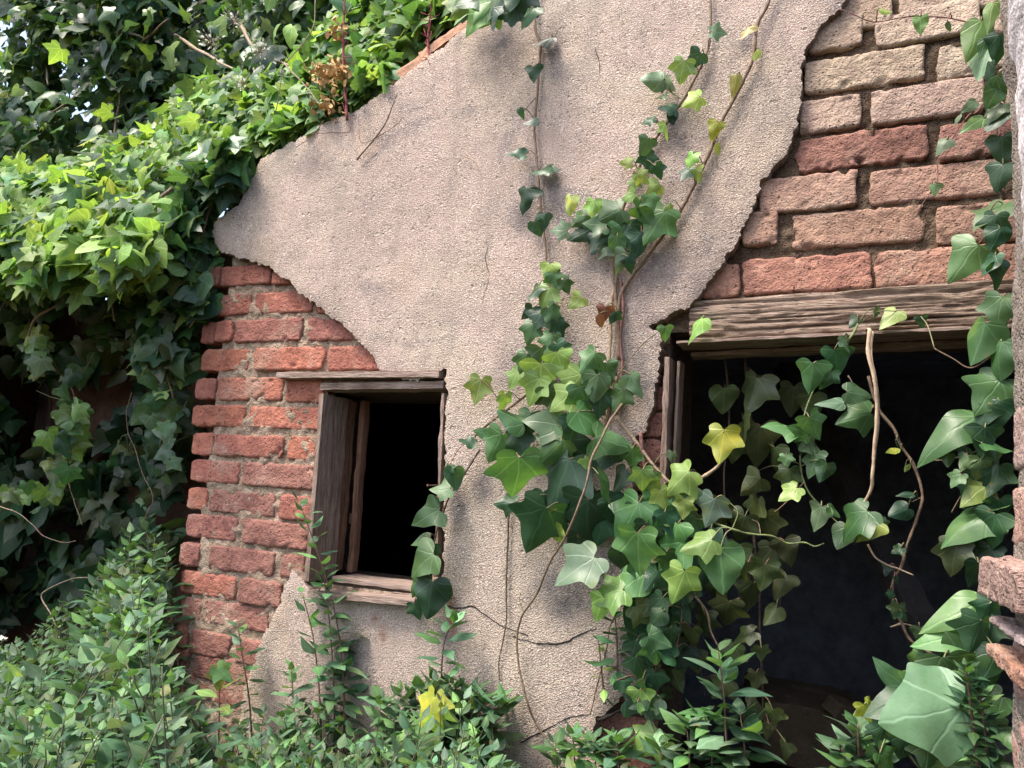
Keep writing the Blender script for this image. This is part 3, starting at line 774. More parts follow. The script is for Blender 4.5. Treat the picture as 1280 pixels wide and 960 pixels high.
# ------------------------------------------------------------------ vines
STEMC = dict(brown=(.20, .135, .085), pale=(.36, .27, .18), green=(.16, .20, .07), red=(.22, .10, .08), dark=(.10, .07, .05))
def vdir(ang):
    a = rad(ang); return IMR * math.cos(a) + IMD * math.sin(a)
def P_(pt, y):
    return at(pt[0], pt[1], pt[2] if len(pt) > 2 else y)
def vine(name, label, cat, stems, lv, y=-.03, off=.03, group=None, mat=None, kinds=('ivy', 'ivy', 'ivy', 'tri', 'tri', 'heart'), scatter=None, jit=.35, big=None):
    """stems: list of (points, r0mm, r1mm, colour); lv: list of (u,v,size px,tip angle,tone[,kind[,y]])"""
    mb = MB(); S = []
    for pts, r0, r1, c in stems:
        w = catmull([P_(p, y) for p in pts], 7)
        w = w + .0022 * np.stack([fbm(w, .05, 5), fbm(w, .05, 6), fbm(w, .05, 7)], 1)
        tube(mb, w, r0 / 1000, r1 / 1000, STEMC[c], n=7, wob=.25); S.append(w)
    SP = np.concatenate(S)
    by = {}
    lv = list(lv)
    if scatter:
        for (path, cnt, spread, smin, smax, tones, wts, ylo, yhi, *ks) in scatter:
            w = np.array(path, float); cum = np.concatenate([[0], np.cumsum(np.linalg.norm(np.diff(w, axis=0), axis=1))])
            for _ in range(cnt):
                s_ = random.uniform(0, cum[-1]); u = np.interp(s_, cum, w[:, 0]) + random.gauss(0, spread); v = np.interp(s_, cum, w[:, 1]) + random.gauss(0, spread)
                lv.append((u, v, random.uniform(smin, smax), random.gauss(100, 45), random.choices(tones, wts)[0], ks[0] if ks else None, random.uniform(ylo, yhi)))
    for L in lv:
        u, v, px, ang, tn = L[:5]
        kd = L[5] if len(L) > 5 and L[5] else random.choice(kinds)
        yl = L[6] if len(L) > 6 and L[6] is not None else y - off * random.uniform(.5, 1.6)
        c = at(u, v, yl); sz = px / F * depth(c) * (.88 if px < 70 else .94)
        if kd == 'heart' and random.random() < .5: kd = random.choice(('ivy', 'ivy', 'tri'))
        t = vdir(ang + random.gauss(0, 8))
        view = nrm(CAM - c)
        n = nrm(view * .75 + np.array([0, -.25, .55]) + rng.normal(0, jit * (.35 if tn == 'y' and px > 30 else .85), 3))
        t = nrm(t - .25 * view * random.uniform(-.6, 1.2))
        base = c - t * sz * .45
        by.setdefault(kd, []).append((base, t, n, sz, tone(tn)[0]))
        i = np.argmin(((SP - base) ** 2).sum(1)); dd_ = np.linalg.norm(SP[i] - base)
        if .004 < dd_ < .16:
            mid = (SP[i] + base) / 2 + np.array([0, -.006, .008])
            tube(mb, catmull([SP[i], mid, base + t * sz * .02], 4), .0011, .0009, (.20, .19, .09) if random.random() < .7 else (.22, .11, .08), n=4)
    root = thing(name, SP[0], label, cat, group)
    under(mb.build('stem', M_STEM), root)
    lb = MB()
    for kd, ls in by.items():
        leaves(lb, kd, *[np.array([l[k] for l in ls]) for k in range(5)], curl=.4, fold=.4, wave=.075, hi=True)
    if by: under(lb.build('foliage', mat or M_IVY), root)
    return root

IV = 'ivy vine'
vine('ivy_vine', 'thin dark ivy strand with sparse drooping leaves running straight down the plaster from the roof', IV,
     [([(674, -30), (670, 10), (669, 35), (676, 60), (673, 90), (672, 120), (668, 160), (670, 190), (673, 225), (676, 260), (681, 300), (684, 340), (686, 380), (690, 430), (688, 470)], 3.4, 2.2, 'brown'),
      ([(676, 60), (690, 52), (698, 36)], 1.2, .8, 'brown'), ([(672, 120), (660, 133), (653, 142)], 1, .7, 'dark')],
     [(679, 50, 30, 160, 'd', 'heart'), (668, 92, 24, 80, 'd', 'heart'), (652, 142, 17, 60, 'd', 'long'), (664, 153, 24, 165, 'd', 'long'), (646, 192, 29, 175, 'd', 'tri'), (678, 212, 34, 165, 't', 'heart'), (655, 250, 38, 110, 'd', 'tri'),
      (681, 277, 26, 100, 'd', 'heart'), (672, 285, 24, 80, 'd', 'heart'), (685, 341, 30, 105, 'b', 'tri'), (682, 372, 36, 110, 'b'), (706, 358, 22, 80, 'g'), (720, 378, 26, 150, 'b'), (670, 400, 34, 130, 'd'), (662, 416, 32, 110, 'g'), (686, 431, 34, 110, 'g'),
      (668, 365, 28, 120, 'd'), (694, 392, 30, 60, 'g'), (700, 412, 28, 80, 'd'), (676, 448, 36, 100, 'g'), (693, 350, 24, 60, 'g'), (702, 440, 30, 70, 'd'), (661, 392, 24, 130, 'd')])
vine('ivy_vine', 'ivy strand of bright small leaves ending in a dense leafy knot on the plaster', IV,
     [([(887, -25), (888, 10), (888, 31), (886, 59), (876, 84), (854, 125), (832, 155), (819, 175), (797, 212), (779, 259), (774, 300), (768, 340), (770, 380), (773, 430), (768, 475), (770, 520)], 2.2, 4.5, 'brown'),
      ([(770, 345), (764, 380), (763, 420), (760, 470), (755, 520)], 3.6, 3.4, 'pale'), ([(776, 350), (779, 385), (775, 420), (778, 460), (774, 505)], 3.0, 3.0, 'red'),
      ([(774, 290), (740, 285), (712, 270), (705, 262)], 2, 1, 'green'), ([(774, 300), (800, 290), (815, 275)], 2, 1, 'brown'), ([(854, 125), (838, 115), (820, 104)], 1.2, .8, 'green')],
     [(899, 40, 24, 10, 'p'), (852, 89, 32, 100, 'b'), (868, 76, 32, 130, 'd'), (816, 100, 34, 185, 'p', 'heart'), (835, 103, 28, 25, 'p'), (865, 126, 28, 160, 'b'), (835, 134, 26, 190, 'd'), (810, 150, 20, 160, 'd'), (835, 163, 24, 60, 'b'),
      (807, 184, 30, 110, 'g'), (810, 201, 28, 80, 'd'), (782, 203, 18, 180, 'b'), (804, 222, 24, 40, 'b'), (818, 238, 28, 140, 'b'), (791, 231, 22, 110, 'b'), (800, 260, 26, 90, 'g'), (815, 252, 24, 60, 'g'), (786, 246, 22, 150, 'b'), (822, 215, 22, 60, 'd'),
      (760, 268, 44, 165, 'g'), (819, 282, 56, 110, 'g', 'ivy'), (730, 291, 46, 160, 'd'), (711, 256, 28, 115, 'b'), (741, 260, 26, 95, 'b'), (699, 288, 26, 180, 'p'), (748, 302, 38, 120, 'd'), (777, 290, 40, 120, 'g'), (777, 326, 34, 110, 'p', 'tri'), (790, 298, 44, 80, 'd'),
      (762, 292, 36, 140, 'd'), (800, 306, 40, 100, 'd'), (724, 275, 30, 150, 'g'), (805, 270, 34, 60, 'g'), (745, 280, 34, 190, 'g'), (772, 308, 32, 95, 'g'), (767, 397, 20, 100, 'd'), (788, 330, 26, 70, 'd'), (756, 316, 26, 130, 'd'), (840, 148, 20, 110, 'd'), (826, 120, 20, 150, 'g')])
vine('ivy_vine', 'bare brown ivy stem with shrivelled yellow leaves climbing aslant across the plaster', IV,
     [([(972, -30), (958, 9), (947, 31), (943, 66), (932, 94), (916, 125), (901, 156), (888, 187), (866, 234), (848, 266), (826, 298), (805, 325), (785, 352), (775, 372), (771, 410), (774, 450)], 3.2, 4.2, 'brown')],
     [(932, 41, 24, 125, 'w', 'tri'), (946, 68, 20, 100, 'y', 'tiny'), (919, 106, 32, 95, 'w', 'long'), (893, 162, 28, 105, 'y', 'tri'), (897, 185, 20, 80, 'y', 'tiny'), (863, 201, 24, 110, 'b'), (857, 218, 22, 150, 'd'), (872, 219, 22, 70, 'b'), (836, 262, 22, 100, 'b', 'tiny'),
      (755, 393, 26, 100, 'r', 'tri'), (750, 400, 22, 80, 'r', 'tiny')])
vine('ivy_vine', 'leafy ivy mass with large glossy leaves between the small window and the doorway', IV,
     [([(688, 450), (690, 500), (700, 560), (710, 620), (715, 660)], 4, 3, 'brown'), ([(772, 470), (760, 520), (745, 560), (735, 600), (760, 640), (800, 660)], 4, 3, 'brown'), ([(690, 470), (650, 500), (610, 530), (590, 550)], 3, 2, 'brown'),
      ([(800, 540), (806, 590), (812, 640), (820, 690), (815, 740)], 3.5, 2.5, 'red'), ([(770, 520), (800, 560), (840, 605), (870, 600), (900, 580), (905, 560)], 3.5, 3.0, 'pale'), ([(815, 660), (850, 648), (885, 652, -.06), (915, 662, -.08), (935, 668, -.06), (965, 670, -.05), (985, 679), (1005, 678), (1018, 683), (1030, 679)], 2.4, .9, 'green'), ([(915, 662, -.08), (922, 640, -.07), (912, 628, -.06)], 1, .5, 'green'), ([(950, 670, -.05), (948, 655), (940, 650)], .9, .5, 'brown'),
      ([(840, 640), (860, 665), (885, 690)], 2, 1.3, 'green'), ([(760, 740), (765, 770)], 1.5, 1, 'brown'), ([(818, 690), (808, 760), (814, 820), (806, 890)], 2.5, 1.5, 'brown'), ([(842, 690), (852, 760), (842, 830)], 1.8, 1.1, 'brown'), ([(869, 745), (884, 765), (890, 790), (898, 808)], 2.2, 1.4, 'brown')],
     [(598, 488, 38, 110, 'b'), (630, 503, 28, 90, 'b'), (607, 542, 34, 195, 'g'), (619, 558, 46, 110, 'g'), (584, 553, 24, 180, 'd'), (640, 521, 44, 195, 'g'), (682, 527, 60, 190, 'g', 'ivy'), (703, 500, 44, 150, 'b'), (715, 483, 50, 120, 'b'), (727, 474, 40, 100, 'g'),
      (744, 484, 42, 100, 'g'), (675, 475, 56, 100, 'b'), (667, 488, 44, 110, 'b'), (759, 466, 34, 80, 'g'), (796, 481, 38, 70, 'p'), (741, 530, 64, 30, 'g', 'heart'), (690, 565, 52, 130, 'g'), (766, 553, 60, 25, 'g', 'tri'), (647, 596, 68, 100, 'g', 'ivy', -.10), (651, 556, 44, 80, 'd'),
      (631, 628, 30, 180, 'd'), (699, 603, 80, 110, 'd', 'ivy', -.075), (710, 575, 66, 90, 'd', 'heart'), (757, 612, 56, 75, 'g', 'tri', -.10), (718, 624, 28, 100, 'b'), (733, 580, 20, 80, 'b'), (731, 653, 74, 100, 'd', 'heart', -.07), (671, 659, 70, 120, 'd', 'ivy', -.09), (697, 667, 32, 80, 'b'), (785, 650, 66, 125, 'g', 'ivy', -.09),
      (791, 574, 34, 90, 'g'), (803, 600, 34, 90, 'b'), (816, 606, 32, 60, 'g'), (800, 660, 46, 90, 'd'), (847, 600, 48, 140, 'b', 'ivy', -.09), (830, 625, 32, 70, 'b'), (866, 618, 46, 20, 'g', None, -.07), (888, 639, 44, 110, 'p', 'ivy', -.08), (903, 556, 50, 95, 'y', 'ivy', -.05), (840, 571, 16, 90, 'p'),
      (832, 417, 24, 80, 'g', 'tri'), (868, 411, 42, 140, 'b', 'tri', -.05), (721, 711, 68, 130, 'p', 'ivy', -.11), (797, 690, 68, 100, 'g', 'heart', -.12), (759, 742, 52, 165, 'b', 'ivy', -.10), (749, 761, 40, 115, 'b', 'tri', -.10), (787, 730, 56, 150, 'g', 'heart', -.09), (815, 742, 66, 120, 'd', 'ivy', -.07),
      (794, 780, 70, 95, 'd', 'long', -.06), (850, 733, 54, 100, 'b', 'ivy', -.12), (872, 680, 48, 165, 'b', 'ivy', -.12), (903, 712, 66, 70, 'g', 'heart', -.11), (840, 694, 56, 120, 'g', 'ivy', -.08), (843, 672, 46, 100, 'g'), (899, 676, 34, 30, 'p'), (809, 669, 42, 90, 'd'), (801, 876, 38, 90, 'b', 'tri'), (807, 930, 44, 140, 'b'), (828, 945, 34, 90, 'b'),
      (560, 590, 20, 100, 'd'), (655, 455, 34, 110, 'g'), (700, 455, 40, 80, 'b'), (735, 452, 36, 120, 'g'), (750, 505, 40, 90, 'd'), (715, 540, 44, 100, 'd'), (660, 530, 40, 110, 'd'), (775, 500, 34, 110, 'g'), (730, 500, 44, 90, 'g'), (690, 500, 40, 60, 'g'), (642, 475, 30, 100, 'b'), (755, 575, 40, 110, 'd'), (775, 600, 40, 110, 'd'), (770, 640, 46, 70, 'd'), (750, 665, 44, 100, 'd', None, -.05), (720, 680, 44, 120, 'd', None, -.05), (780, 700, 44, 80, 'd', None, -.05), (820, 640, 36, 110, 'g'), (835, 655, 40, 80, 'd'), (865, 655, 36, 120, 'g', None, -.05), (820, 700, 50, 90, 'd', None, -.05), (860, 700, 46, 100, 'd', None, -.05), (880, 720, 40, 110, 'd', None, -.04), (800, 730, 46, 80, 'd', None, -.05), (830, 770, 40, 100, 'd', None, -.03), (840, 650, 30, 20, 'g'), (680, 630, 40, 100, 'd', None, -.05), (700, 640, 36, 70, 'd', None, -.05), (740, 630, 44, 110, 'd', None, -.05), (855, 635, 30, 100, 'b', None, -.09), (815, 625, 28, 80, 'g')],
     y=-.035, off=.035, scatter=[([(812, 640), (818, 700), (806, 760), (812, 820), (806, 880)], 46, 12, 26, 46, ('d', 'g', 'o', 't'), (3, 3, 2, 2), -.09, -.03), ([(840, 690), (850, 760), (840, 820)], 22, 14, 24, 40, ('d', 'o', 'g'), (3, 3, 2), -.04, .04)])
mb = MB()
def stemthing(name, label, cat, paths, mat=None, group=None, y=-.04):
    mb = MB()
    for pts, r0, r1, c, *fl in paths:
        w = catmull([P_(p, y) for p in pts], 8); w = w + .0018 * np.stack([fbm(w, .04, 5), fbm(w, .04, 6), fbm(w, .04, 7)], 1)
        tube(mb, w, r0 / 1000, r1 / 1000, STEMC.get(c, (1, 1, 1)), n=8, wob=.2, flat=fl[0] if fl else 1)
    o = mb.build(name, mat or M_STEM); return tag(o, label, cat, group)
stemthing('bare_vine', 'long bare green-brown shoot bowing down over the lower plaster to the weeds', 'vine',
          [([(777, 505, -.06), (759, 533, -.10), (740, 574, -.13), (731, 611, -.14), (709, 667, -.13), (690, 697, -.10), (671, 741, -.07), (652, 772, -.05), (646, 797, -.04), (649, 835, -.04), (662, 885, -.04), (677, 916, -.04), (692, 938, -.04)], 2.2, 1.9, 'brown'),
           ([(655, 766, -.05), (650, 750, -.05), (652, 740, -.055)], .9, .6, 'green'), ([(646, 797, -.04), (640, 790, -.045)], .8, .5, 'green')])
stemthing('bare_vine', 'thin hairy dry rootlet hanging on the plaster beneath the leafy ivy mass', 'vine',
          [([(637, 628), (635, 660), (634, 707), (633, 740), (633, 779), (628, 805), (623, 829), (624, 850)], 1.9, 1.0, 'dark')] + [([(634 + random.uniform(-1, 1), v), (634 + random.uniform(-7, 7), v + random.uniform(-3, 8))], .7, .3, 'dark') for v in range(640, 800, 7)], y=-.026)
stemthing('bare_vine', 'short curved bare shoot close to the lower corner of the plaster by the doorway', 'vine',
          [([(772, 755), (769, 770), (762, 785), (757, 815), (749, 847), (742, 875), (737, 894)], 1.5, 1.1, 'brown')], y=-.035)
vine('ivy_vine', 'ivy shoot with drooping grey-green leaves hanging over the inner edge of the small window', IV,
     [([(600, 562), (584, 586), (565, 614), (556, 634), (549, 655), (543, 680), (536, 705), (530, 730)], 2.2, 1.5, 'dark')],
     [(568, 598, 34, 85, 't', 'heart', -.06), (552, 612, 32, 190, 'g', 'heart', -.06), (533, 646, 48, 150, 'g', 'tri', -.07), (527, 676, 32, 160, 'g', 'long', -.06), (527, 704, 52, 130, 'g', 'tri', -.08), (536, 748, 56, 110, 'd', 'heart', -.075), (519, 736, 26, 100, 'g', 'tri'), (521, 764, 26, 60, 'd'), (540, 690, 24, 100, 'd')], y=-.035)
vine('ivy_vine', 'soft green ivy strand hanging from the doorway lintel into the dark opening', IV,
     [([(1072, 405, -.03), (1060, 425, -.05), (1049, 440), (1030, 461), (1014, 495), (1005, 524), (1002, 549), (1000, 580), (1005, 602), (1014, 620), (1030, 635), (1038, 642)], 2.0, 1.4, 'green'), ([(1005, 602), (990, 620), (975, 635), (968, 640)], 1.1, .7, 'brown'),
      ([(1000, 580), (985, 575)], .9, .6, 'green'), ([(1060, 470), (1080, 500), (1100, 515)], 1.2, 1, 'brown'), ([(1030, 635), (1050, 655), (1070, 662), (1095, 655)], 1.4, .9, 'green')],
     [(1014, 471, 46, 90, 'g', 'heart'), (1046, 453, 44, 70, 'd'), (1058, 430, 24, 60, 'p'), (980, 531, 50, 190, 'g', 'heart'), (1017, 534, 38, 60, 'g'), (999, 537, 34, 200, 'g'), (1039, 503, 40, 170, 'p', 'long'), (1074, 492, 40, 10, 'g', 'heart'), (1070, 522, 48, 160, 'g', 'heart'), (1018, 562, 36, 45, 'p', 'tri'), (1017, 581, 38, 100, 'g'), (983, 576, 18, 90, 'p'),
      (986, 617, 32, 130, 'b', 'ivy'), (1024, 647, 40, 110, 'p', 'tri'), (1067, 653, 56, 150, 'g', 'heart'), (1086, 665, 40, 130, 'b', 'tri'), (1105, 659, 20, 60, 'g'), (1052, 671, 36, 120, 'g'), (1111, 399, 36, 130, 'b', 'tri', -.03), (1067, 403, 20, 120, 'd', None, -.03), (1096, 391, 16, 100, 'd', None, -.03), (1035, 475, 30, 110, 'd'), (1005, 555, 30, 100, 'd'), (1030, 590, 30, 110, 'd'), (1042, 640, 22, 40, 'g')], y=-.02, off=.03)
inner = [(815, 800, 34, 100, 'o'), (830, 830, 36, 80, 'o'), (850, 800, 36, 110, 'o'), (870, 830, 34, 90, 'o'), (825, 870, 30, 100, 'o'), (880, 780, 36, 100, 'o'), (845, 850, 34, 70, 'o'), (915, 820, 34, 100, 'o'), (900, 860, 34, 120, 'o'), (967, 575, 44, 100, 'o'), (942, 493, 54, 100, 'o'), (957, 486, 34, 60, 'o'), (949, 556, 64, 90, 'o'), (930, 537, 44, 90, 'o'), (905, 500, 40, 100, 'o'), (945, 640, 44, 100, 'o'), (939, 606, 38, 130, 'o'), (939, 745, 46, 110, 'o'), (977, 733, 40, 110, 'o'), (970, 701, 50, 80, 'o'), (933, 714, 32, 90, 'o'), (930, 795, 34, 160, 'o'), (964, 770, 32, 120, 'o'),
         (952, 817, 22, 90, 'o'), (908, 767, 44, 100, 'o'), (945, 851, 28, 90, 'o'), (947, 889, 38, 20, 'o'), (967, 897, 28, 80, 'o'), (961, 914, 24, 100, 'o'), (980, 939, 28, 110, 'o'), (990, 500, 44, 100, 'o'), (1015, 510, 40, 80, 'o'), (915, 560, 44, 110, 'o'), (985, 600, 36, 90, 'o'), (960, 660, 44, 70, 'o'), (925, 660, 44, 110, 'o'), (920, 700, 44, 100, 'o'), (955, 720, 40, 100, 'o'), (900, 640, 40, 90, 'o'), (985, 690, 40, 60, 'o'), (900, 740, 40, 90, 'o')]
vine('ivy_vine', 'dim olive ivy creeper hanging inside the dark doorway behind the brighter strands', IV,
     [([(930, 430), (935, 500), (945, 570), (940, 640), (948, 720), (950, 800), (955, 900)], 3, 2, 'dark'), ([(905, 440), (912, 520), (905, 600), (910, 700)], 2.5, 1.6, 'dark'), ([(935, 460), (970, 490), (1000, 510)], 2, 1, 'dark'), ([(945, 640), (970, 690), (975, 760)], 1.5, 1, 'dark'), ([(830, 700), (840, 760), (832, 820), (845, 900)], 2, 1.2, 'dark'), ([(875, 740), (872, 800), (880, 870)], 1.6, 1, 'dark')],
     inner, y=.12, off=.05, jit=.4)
vine('ivy_vine', 'kinked woody ivy stem nearly leafless, dangling at the middle of the dark doorway', IV,
     [([(1085, 470), (1099, 514), (1117, 536), (1127, 558), (1142, 583), (1153, 621), (1146, 649), (1136, 677), (1127, 707), (1116, 726), (1116, 757), (1127, 779), (1139, 801), (1166, 818)], 2.6, 2.0, 'brown'), ([(1127, 779), (1112, 783)], 2.2, .8, 'pale'), ([(1127, 779), (1145, 784), (1165, 790), (1175, 810)], 1, .7, 'pale'), ([(1142, 583), (1135, 575), (1131, 584)], .9, .6, 'brown'), ([(1153, 621), (1140, 628)], .9, .5, 'brown')],
     [(1117, 564, 22, 150, 'y', 'tiny'), (1133, 617, 24, 185, 'd', 'long'), (1124, 640, 30, 160, 'd', 'heart'), (1121, 688, 16, 150, 'd'), (1108, 713, 16, 100, 'd'), (1121, 726, 14, 60, 'd'), (1112, 744, 12, 100, 'd'), (1121, 764, 24, 100, 'g'), (1131, 770, 20, 60, 'd'), (1150, 794, 24, 90, 'g', 'tri'), (1136, 585, 14, 120, 'b', 'tiny'), (1122, 555, 12, 60, 'd', 'tiny')], y=.0, off=.012)
stemthing('dry_vine', 'pale flat dry vine hooked over the doorway head and hanging down like a ribbon', 'vine',
          [([(1079, 423, .0), (1083, 414, -.02), (1088, 413, -.045), (1085, 436, -.055), (1092, 470, -.06), (1096, 505, -.06), (1094, 549, -.06), (1091, 592, -.06), (1089, 611, -.055), (1080, 630, -.05), (1075, 652, -.05), (1063, 671, -.05)], 3.6, 2.0, 'pale', .5),
           ([(1092, 415, -.03), (1089, 440, -.052), (1096, 480, -.056), (1098, 520, -.057), (1094, 575, -.058)], 2.0, 1.4, 'pale', .6)], M_DRY)
stemthing('dry_vine', 'short pale broken twig crossing the doorway under the hanging ivy strand', 'vine', [([(1085, 680), (1092, 693), (1099, 700), (1112, 707), (1124, 711), (1142, 719)], 1.9, 1.0, 'pale')], M_DRY, y=-.02)
vine('ivy_vine', 'tangled ivy clump beside the stone pier at mid doorway, with one long pointed leaf', IV,
     [([(1262, 380), (1250, 430), (1240, 480), (1232, 540), (1225, 600), (1215, 660), (1218, 720)], 3.5, 2, 'brown'), ([(1236, 560), (1200, 572), (1170, 576), (1150, 570)], 1.6, 1, 'pale'), ([(1246, 440), (1215, 460), (1190, 448), (1168, 436)], 1.6, .9, 'brown'), ([(1225, 590), (1205, 615), (1190, 640)], 1.4, .8, 'brown'), ([(1245, 330), (1240, 300), (1236, 265)], 2, 1.4, 'brown')],
     [(1224, 428, 64, 110, 'g', 'heart'), (1246, 447, 56, 100, 'g', 'heart'), (1236, 493, 60, 125, 'g', 'ivy', -.12), (1186, 541, 96, 152, 'g', 'long', -.12), (1230, 551, 44, 100, 'd'), (1243, 558, 44, 10, 'g'), (1205, 578, 26, 100, 'g'), (1224, 587, 32, 100, 'g', 'heart'), (1243, 578, 34, 60, 'g'), (1211, 612, 50, 100, 'd', 'ivy'), (1218, 618, 44, 130, 'b'), (1237, 631, 38, 150, 'g'), (1208, 655, 72, 140, 'g', 'heart', -.12), (1240, 662, 54, 100, 'd'),
      (1192, 698, 48, 100, 'o'), (1218, 692, 48, 90, 'd'), (1218, 717, 40, 100, 'd'), (1236, 267, 62, 150, 'g', 'ivy', -.1), (1240, 285, 40, 110, 'd'), (1205, 326, 64, 130, 'g', 'heart', -.1), (1238, 331, 36, 100, 'd'), (1246, 297, 34, 110, 'd'), (1248, 390, 50, 100, 'g'), (1152, 403, 20, 90, 'd', None, -.02), (1244, 600, 44, 90, 'd'), (1236, 700, 40, 90, 'd'), (1225, 640, 40, 120, 'd'), (1246, 520, 50, 100, 'd'), (1230, 520, 40, 120, 'd'), (1240, 600, 40, 100, 'd'), (1195, 600, 24, 120, 'g'), (1250, 640, 44, 90, 'd'), (1250, 345, 40, 90, 'd'), (1200, 560, 24, 170, 'g'), (1185, 575, 20, 100, 'g')], y=-.09, off=.03)
vine('ivy_vine', 'low ivy clump with one huge pale veined leaf at the foot of the doorway', IV,
     [([(1255, 960), (1235, 920), (1205, 890), (1180, 860), (1190, 820), (1215, 790)], 3, 2, 'green'), ([(1235, 965), (1215, 930), (1198, 905), (1190, 890)], 2, 1.4, 'pale'), ([(1180, 860), (1150, 840), (1120, 840)], 1.6, 1, 'green'), ([(1150, 960), (1110, 910), (1086, 890)], 1.4, .9, 'green')],
     [(1195, 767, 88, 165, 'n', 'long'), (1181, 801, 76, 160, 'g', 'long'), (1206, 823, 70, 250, 'g', 'heart'), (1220, 795, 54, 100, 'd'), (1155, 893, 104, 166, 'p', 'wide', -.40), (1124, 876, 86, 180, 'd', 'ivy', -.33), (1112, 846, 52, 200, 'p', 'tri', -.32), (1152, 839, 54, 100, 'g'), (1187, 845, 64, 70, 'g'), (1086, 892, 34, 60, 'y', 'ivy'), (1083, 876, 14, 90, 'y', 'tiny'),
      (1217, 936, 46, 170, 'g', 'heart'), (1187, 956, 66, 170, 'g', 'heart'), (1192, 933, 38, 120, 'd'), (1240, 914, 56, 150, 'g'), (1233, 880, 54, 160, 'g', 'heart'), (1210, 900, 46, 120, 'd'), (1175, 915, 44, 100, 'd'), (1225, 850, 46, 100, 'g'), (1240, 830, 46, 120, 'd'), (1215, 870, 44, 100, 'd'), (1130, 935, 44, 100, 'd'), (1160, 945, 40, 80, 'g'), (1240, 960, 50, 150, 'g'), (1100, 920, 34, 100, 'd'), (1200, 860, 44, 90, 'd'), (1170, 870, 40, 100, 'd'), (1240, 790, 40, 100, 'd'), (1235, 765, 36, 120, 'd'), (1120, 905, 44, 120, 'd'), (1110, 955, 44, 60, 'g'), (1215, 960, 44, 100, 'd'), (1145, 915, 44, 100, 'd')], y=-.26, off=.03)
vine('creeper', 'slender creeper with pointed light leaves trailing over the pale bricks above the doorway', 'creeper',
     [([(1049, 11), (1070, 20), (1092, 27), (1120, 23), (1146, 20), (1190, 24), (1217, 30), (1240, 40)], 1.0, 1.3, 'red'), ([(1236, 120), (1220, 140), (1211, 144), (1198, 162), (1186, 181), (1176, 196), (1172, 203), (1171, 231), (1160, 245), (1150, 258)], 1.3, .6, 'red'), ([(1245, -10), (1240, 60), (1240, 130), (1250, 200), (1252, 260)], 2.2, 1.8, 'brown')],
     [(1218, 48, 64, 120, 'n', 'long'), (1231, 76, 54, 100, 'p', 'heart'), (1242, 120, 38, 120, 'g', 'heart'), (1236, 92, 36, 100, 'd'), (1150, 31, 26, 90, 'n', 'heart'), (1106, 14, 22, 0, 'b', 'tiny'), (1186, 32, 16, 70, 'p', 'tiny'), (1211, 133, 28, 150, 'p', 'long'), (1197, 148, 18, 130, 'p', 'tiny'), (1217, 154, 40, 150, 'n', 'long'), (1177, 183, 26, 130, 'p', 'tri'), (1167, 237, 18, 90, 'p', 'tri'),
      (1252, 188, 44, 100, 'd'), (1246, 150, 40, 110, 'd'), (1250, 110, 40, 90, 'g'), (1238, 20, 44, 110, 'n', 'long'), (1247, 60, 40, 100, 'd'), (1250, 220, 40, 100, 'd'), (1244, 140, 30, 140, 'g'), (1228, 60, 30, 110, 'g', 'long')], y=-.05, off=.03, kinds=('heart', 'long', 'tri'))

# tuft at the head of the thin strand, on the roof edge
vine('ivy_tuft', 'tuft of dark and bright ivy leaves hanging over the plaster at the roof edge', 'ivy tuft',
     [([(590, -30), (610, 0), (640, 12), (668, 20)], 3, 2, 'brown'), ([(640, 12), (625, 25)], 2, 1, 'green')],
     [(648, 12, 44, 150, 'd'), (632, 16, 38, 170, 'd'), (660, 20, 34, 120, 'd'), (655, 2, 40, 100, 'd'), (606, 14, 50, 125, 'n', 'ivy'), (594, 26, 40, 130, 'n', 'tri'), (620, 6, 44, 110, 'g'), (575, 8, 40, 150, 'b'), (640, -4, 40, 100, 'd'), (588, 2, 44, 170, 'p'), (615, 22, 34, 100, 'd'), (668, 8, 30, 90, 'd'), (600, -6, 40, 120, 'g')], y=-.07, off=.04)

# ------------------------------------------------------------------ masses of ivy
def in_poly(poly, n, pad=0):
    poly = np.array(poly, float); lo, hi = poly.min(0), poly.max(0); out = []
    while len(out) < n:
        q = rng.uniform(lo, hi, (n * 2, 2)); out += list(q[inside(q, poly)])
    return np.array(out[:n])
def mass(name, label, cat, pts, size, tones, wts, nbias, mat=None, kinds=(('ivy', .5), ('tri', .25), ('heart', .25)), jit=.5, twigs=None, tbias=(0, -.25, -.8), kind=None, group=None, extra=None):
    n = len(pts); mb = MB()
    t = np.array(tbias)[None] + rng.normal(0, .55, (n, 3)); nn_ = np.array(nbias)[None] + rng.normal(0, jit, (n, 3))
    sz = rng.uniform(*size, n) * np.exp(rng.normal(0, .15, n)); c = mixtone(tones, wts, n)
    ks = rng.choice(len(kinds), n, p=np.array([k[1] for k in kinds]) / sum(k[1] for k in kinds))
    for i, (kd, _) in enumerate(kinds):
        s_ = ks == i
        leaves(mb, kd, pts[s_], t[s_], nn_[s_], sz[s_], c[s_], curl=.35, fold=.35)
    root = thing(name, pts.mean(0), label, cat, group) if not kind else None
    o = mb.build('foliage' if root else name, mat or M_IVY)
    if root is None: return tag(o, label, cat, group, kind)
    under(o, root)
    if twigs:
        for nm, tw in twigs:
            for pts_, r0, r1, c_ in tw:
                tb = MB()
                w = catmull(pts_, 6); w = w + .008 * np.stack([fbm(w, .12, 5), fbm(w, .12, 6), fbm(w, .12, 7)], 1)
                tube(tb, w, r0, r1, STEMC[c_], n=7, wob=.3)
                under(tb.build(nm if r0 > .03 or nm != 'trunk' else 'branch', M_STEM), root)
    return root
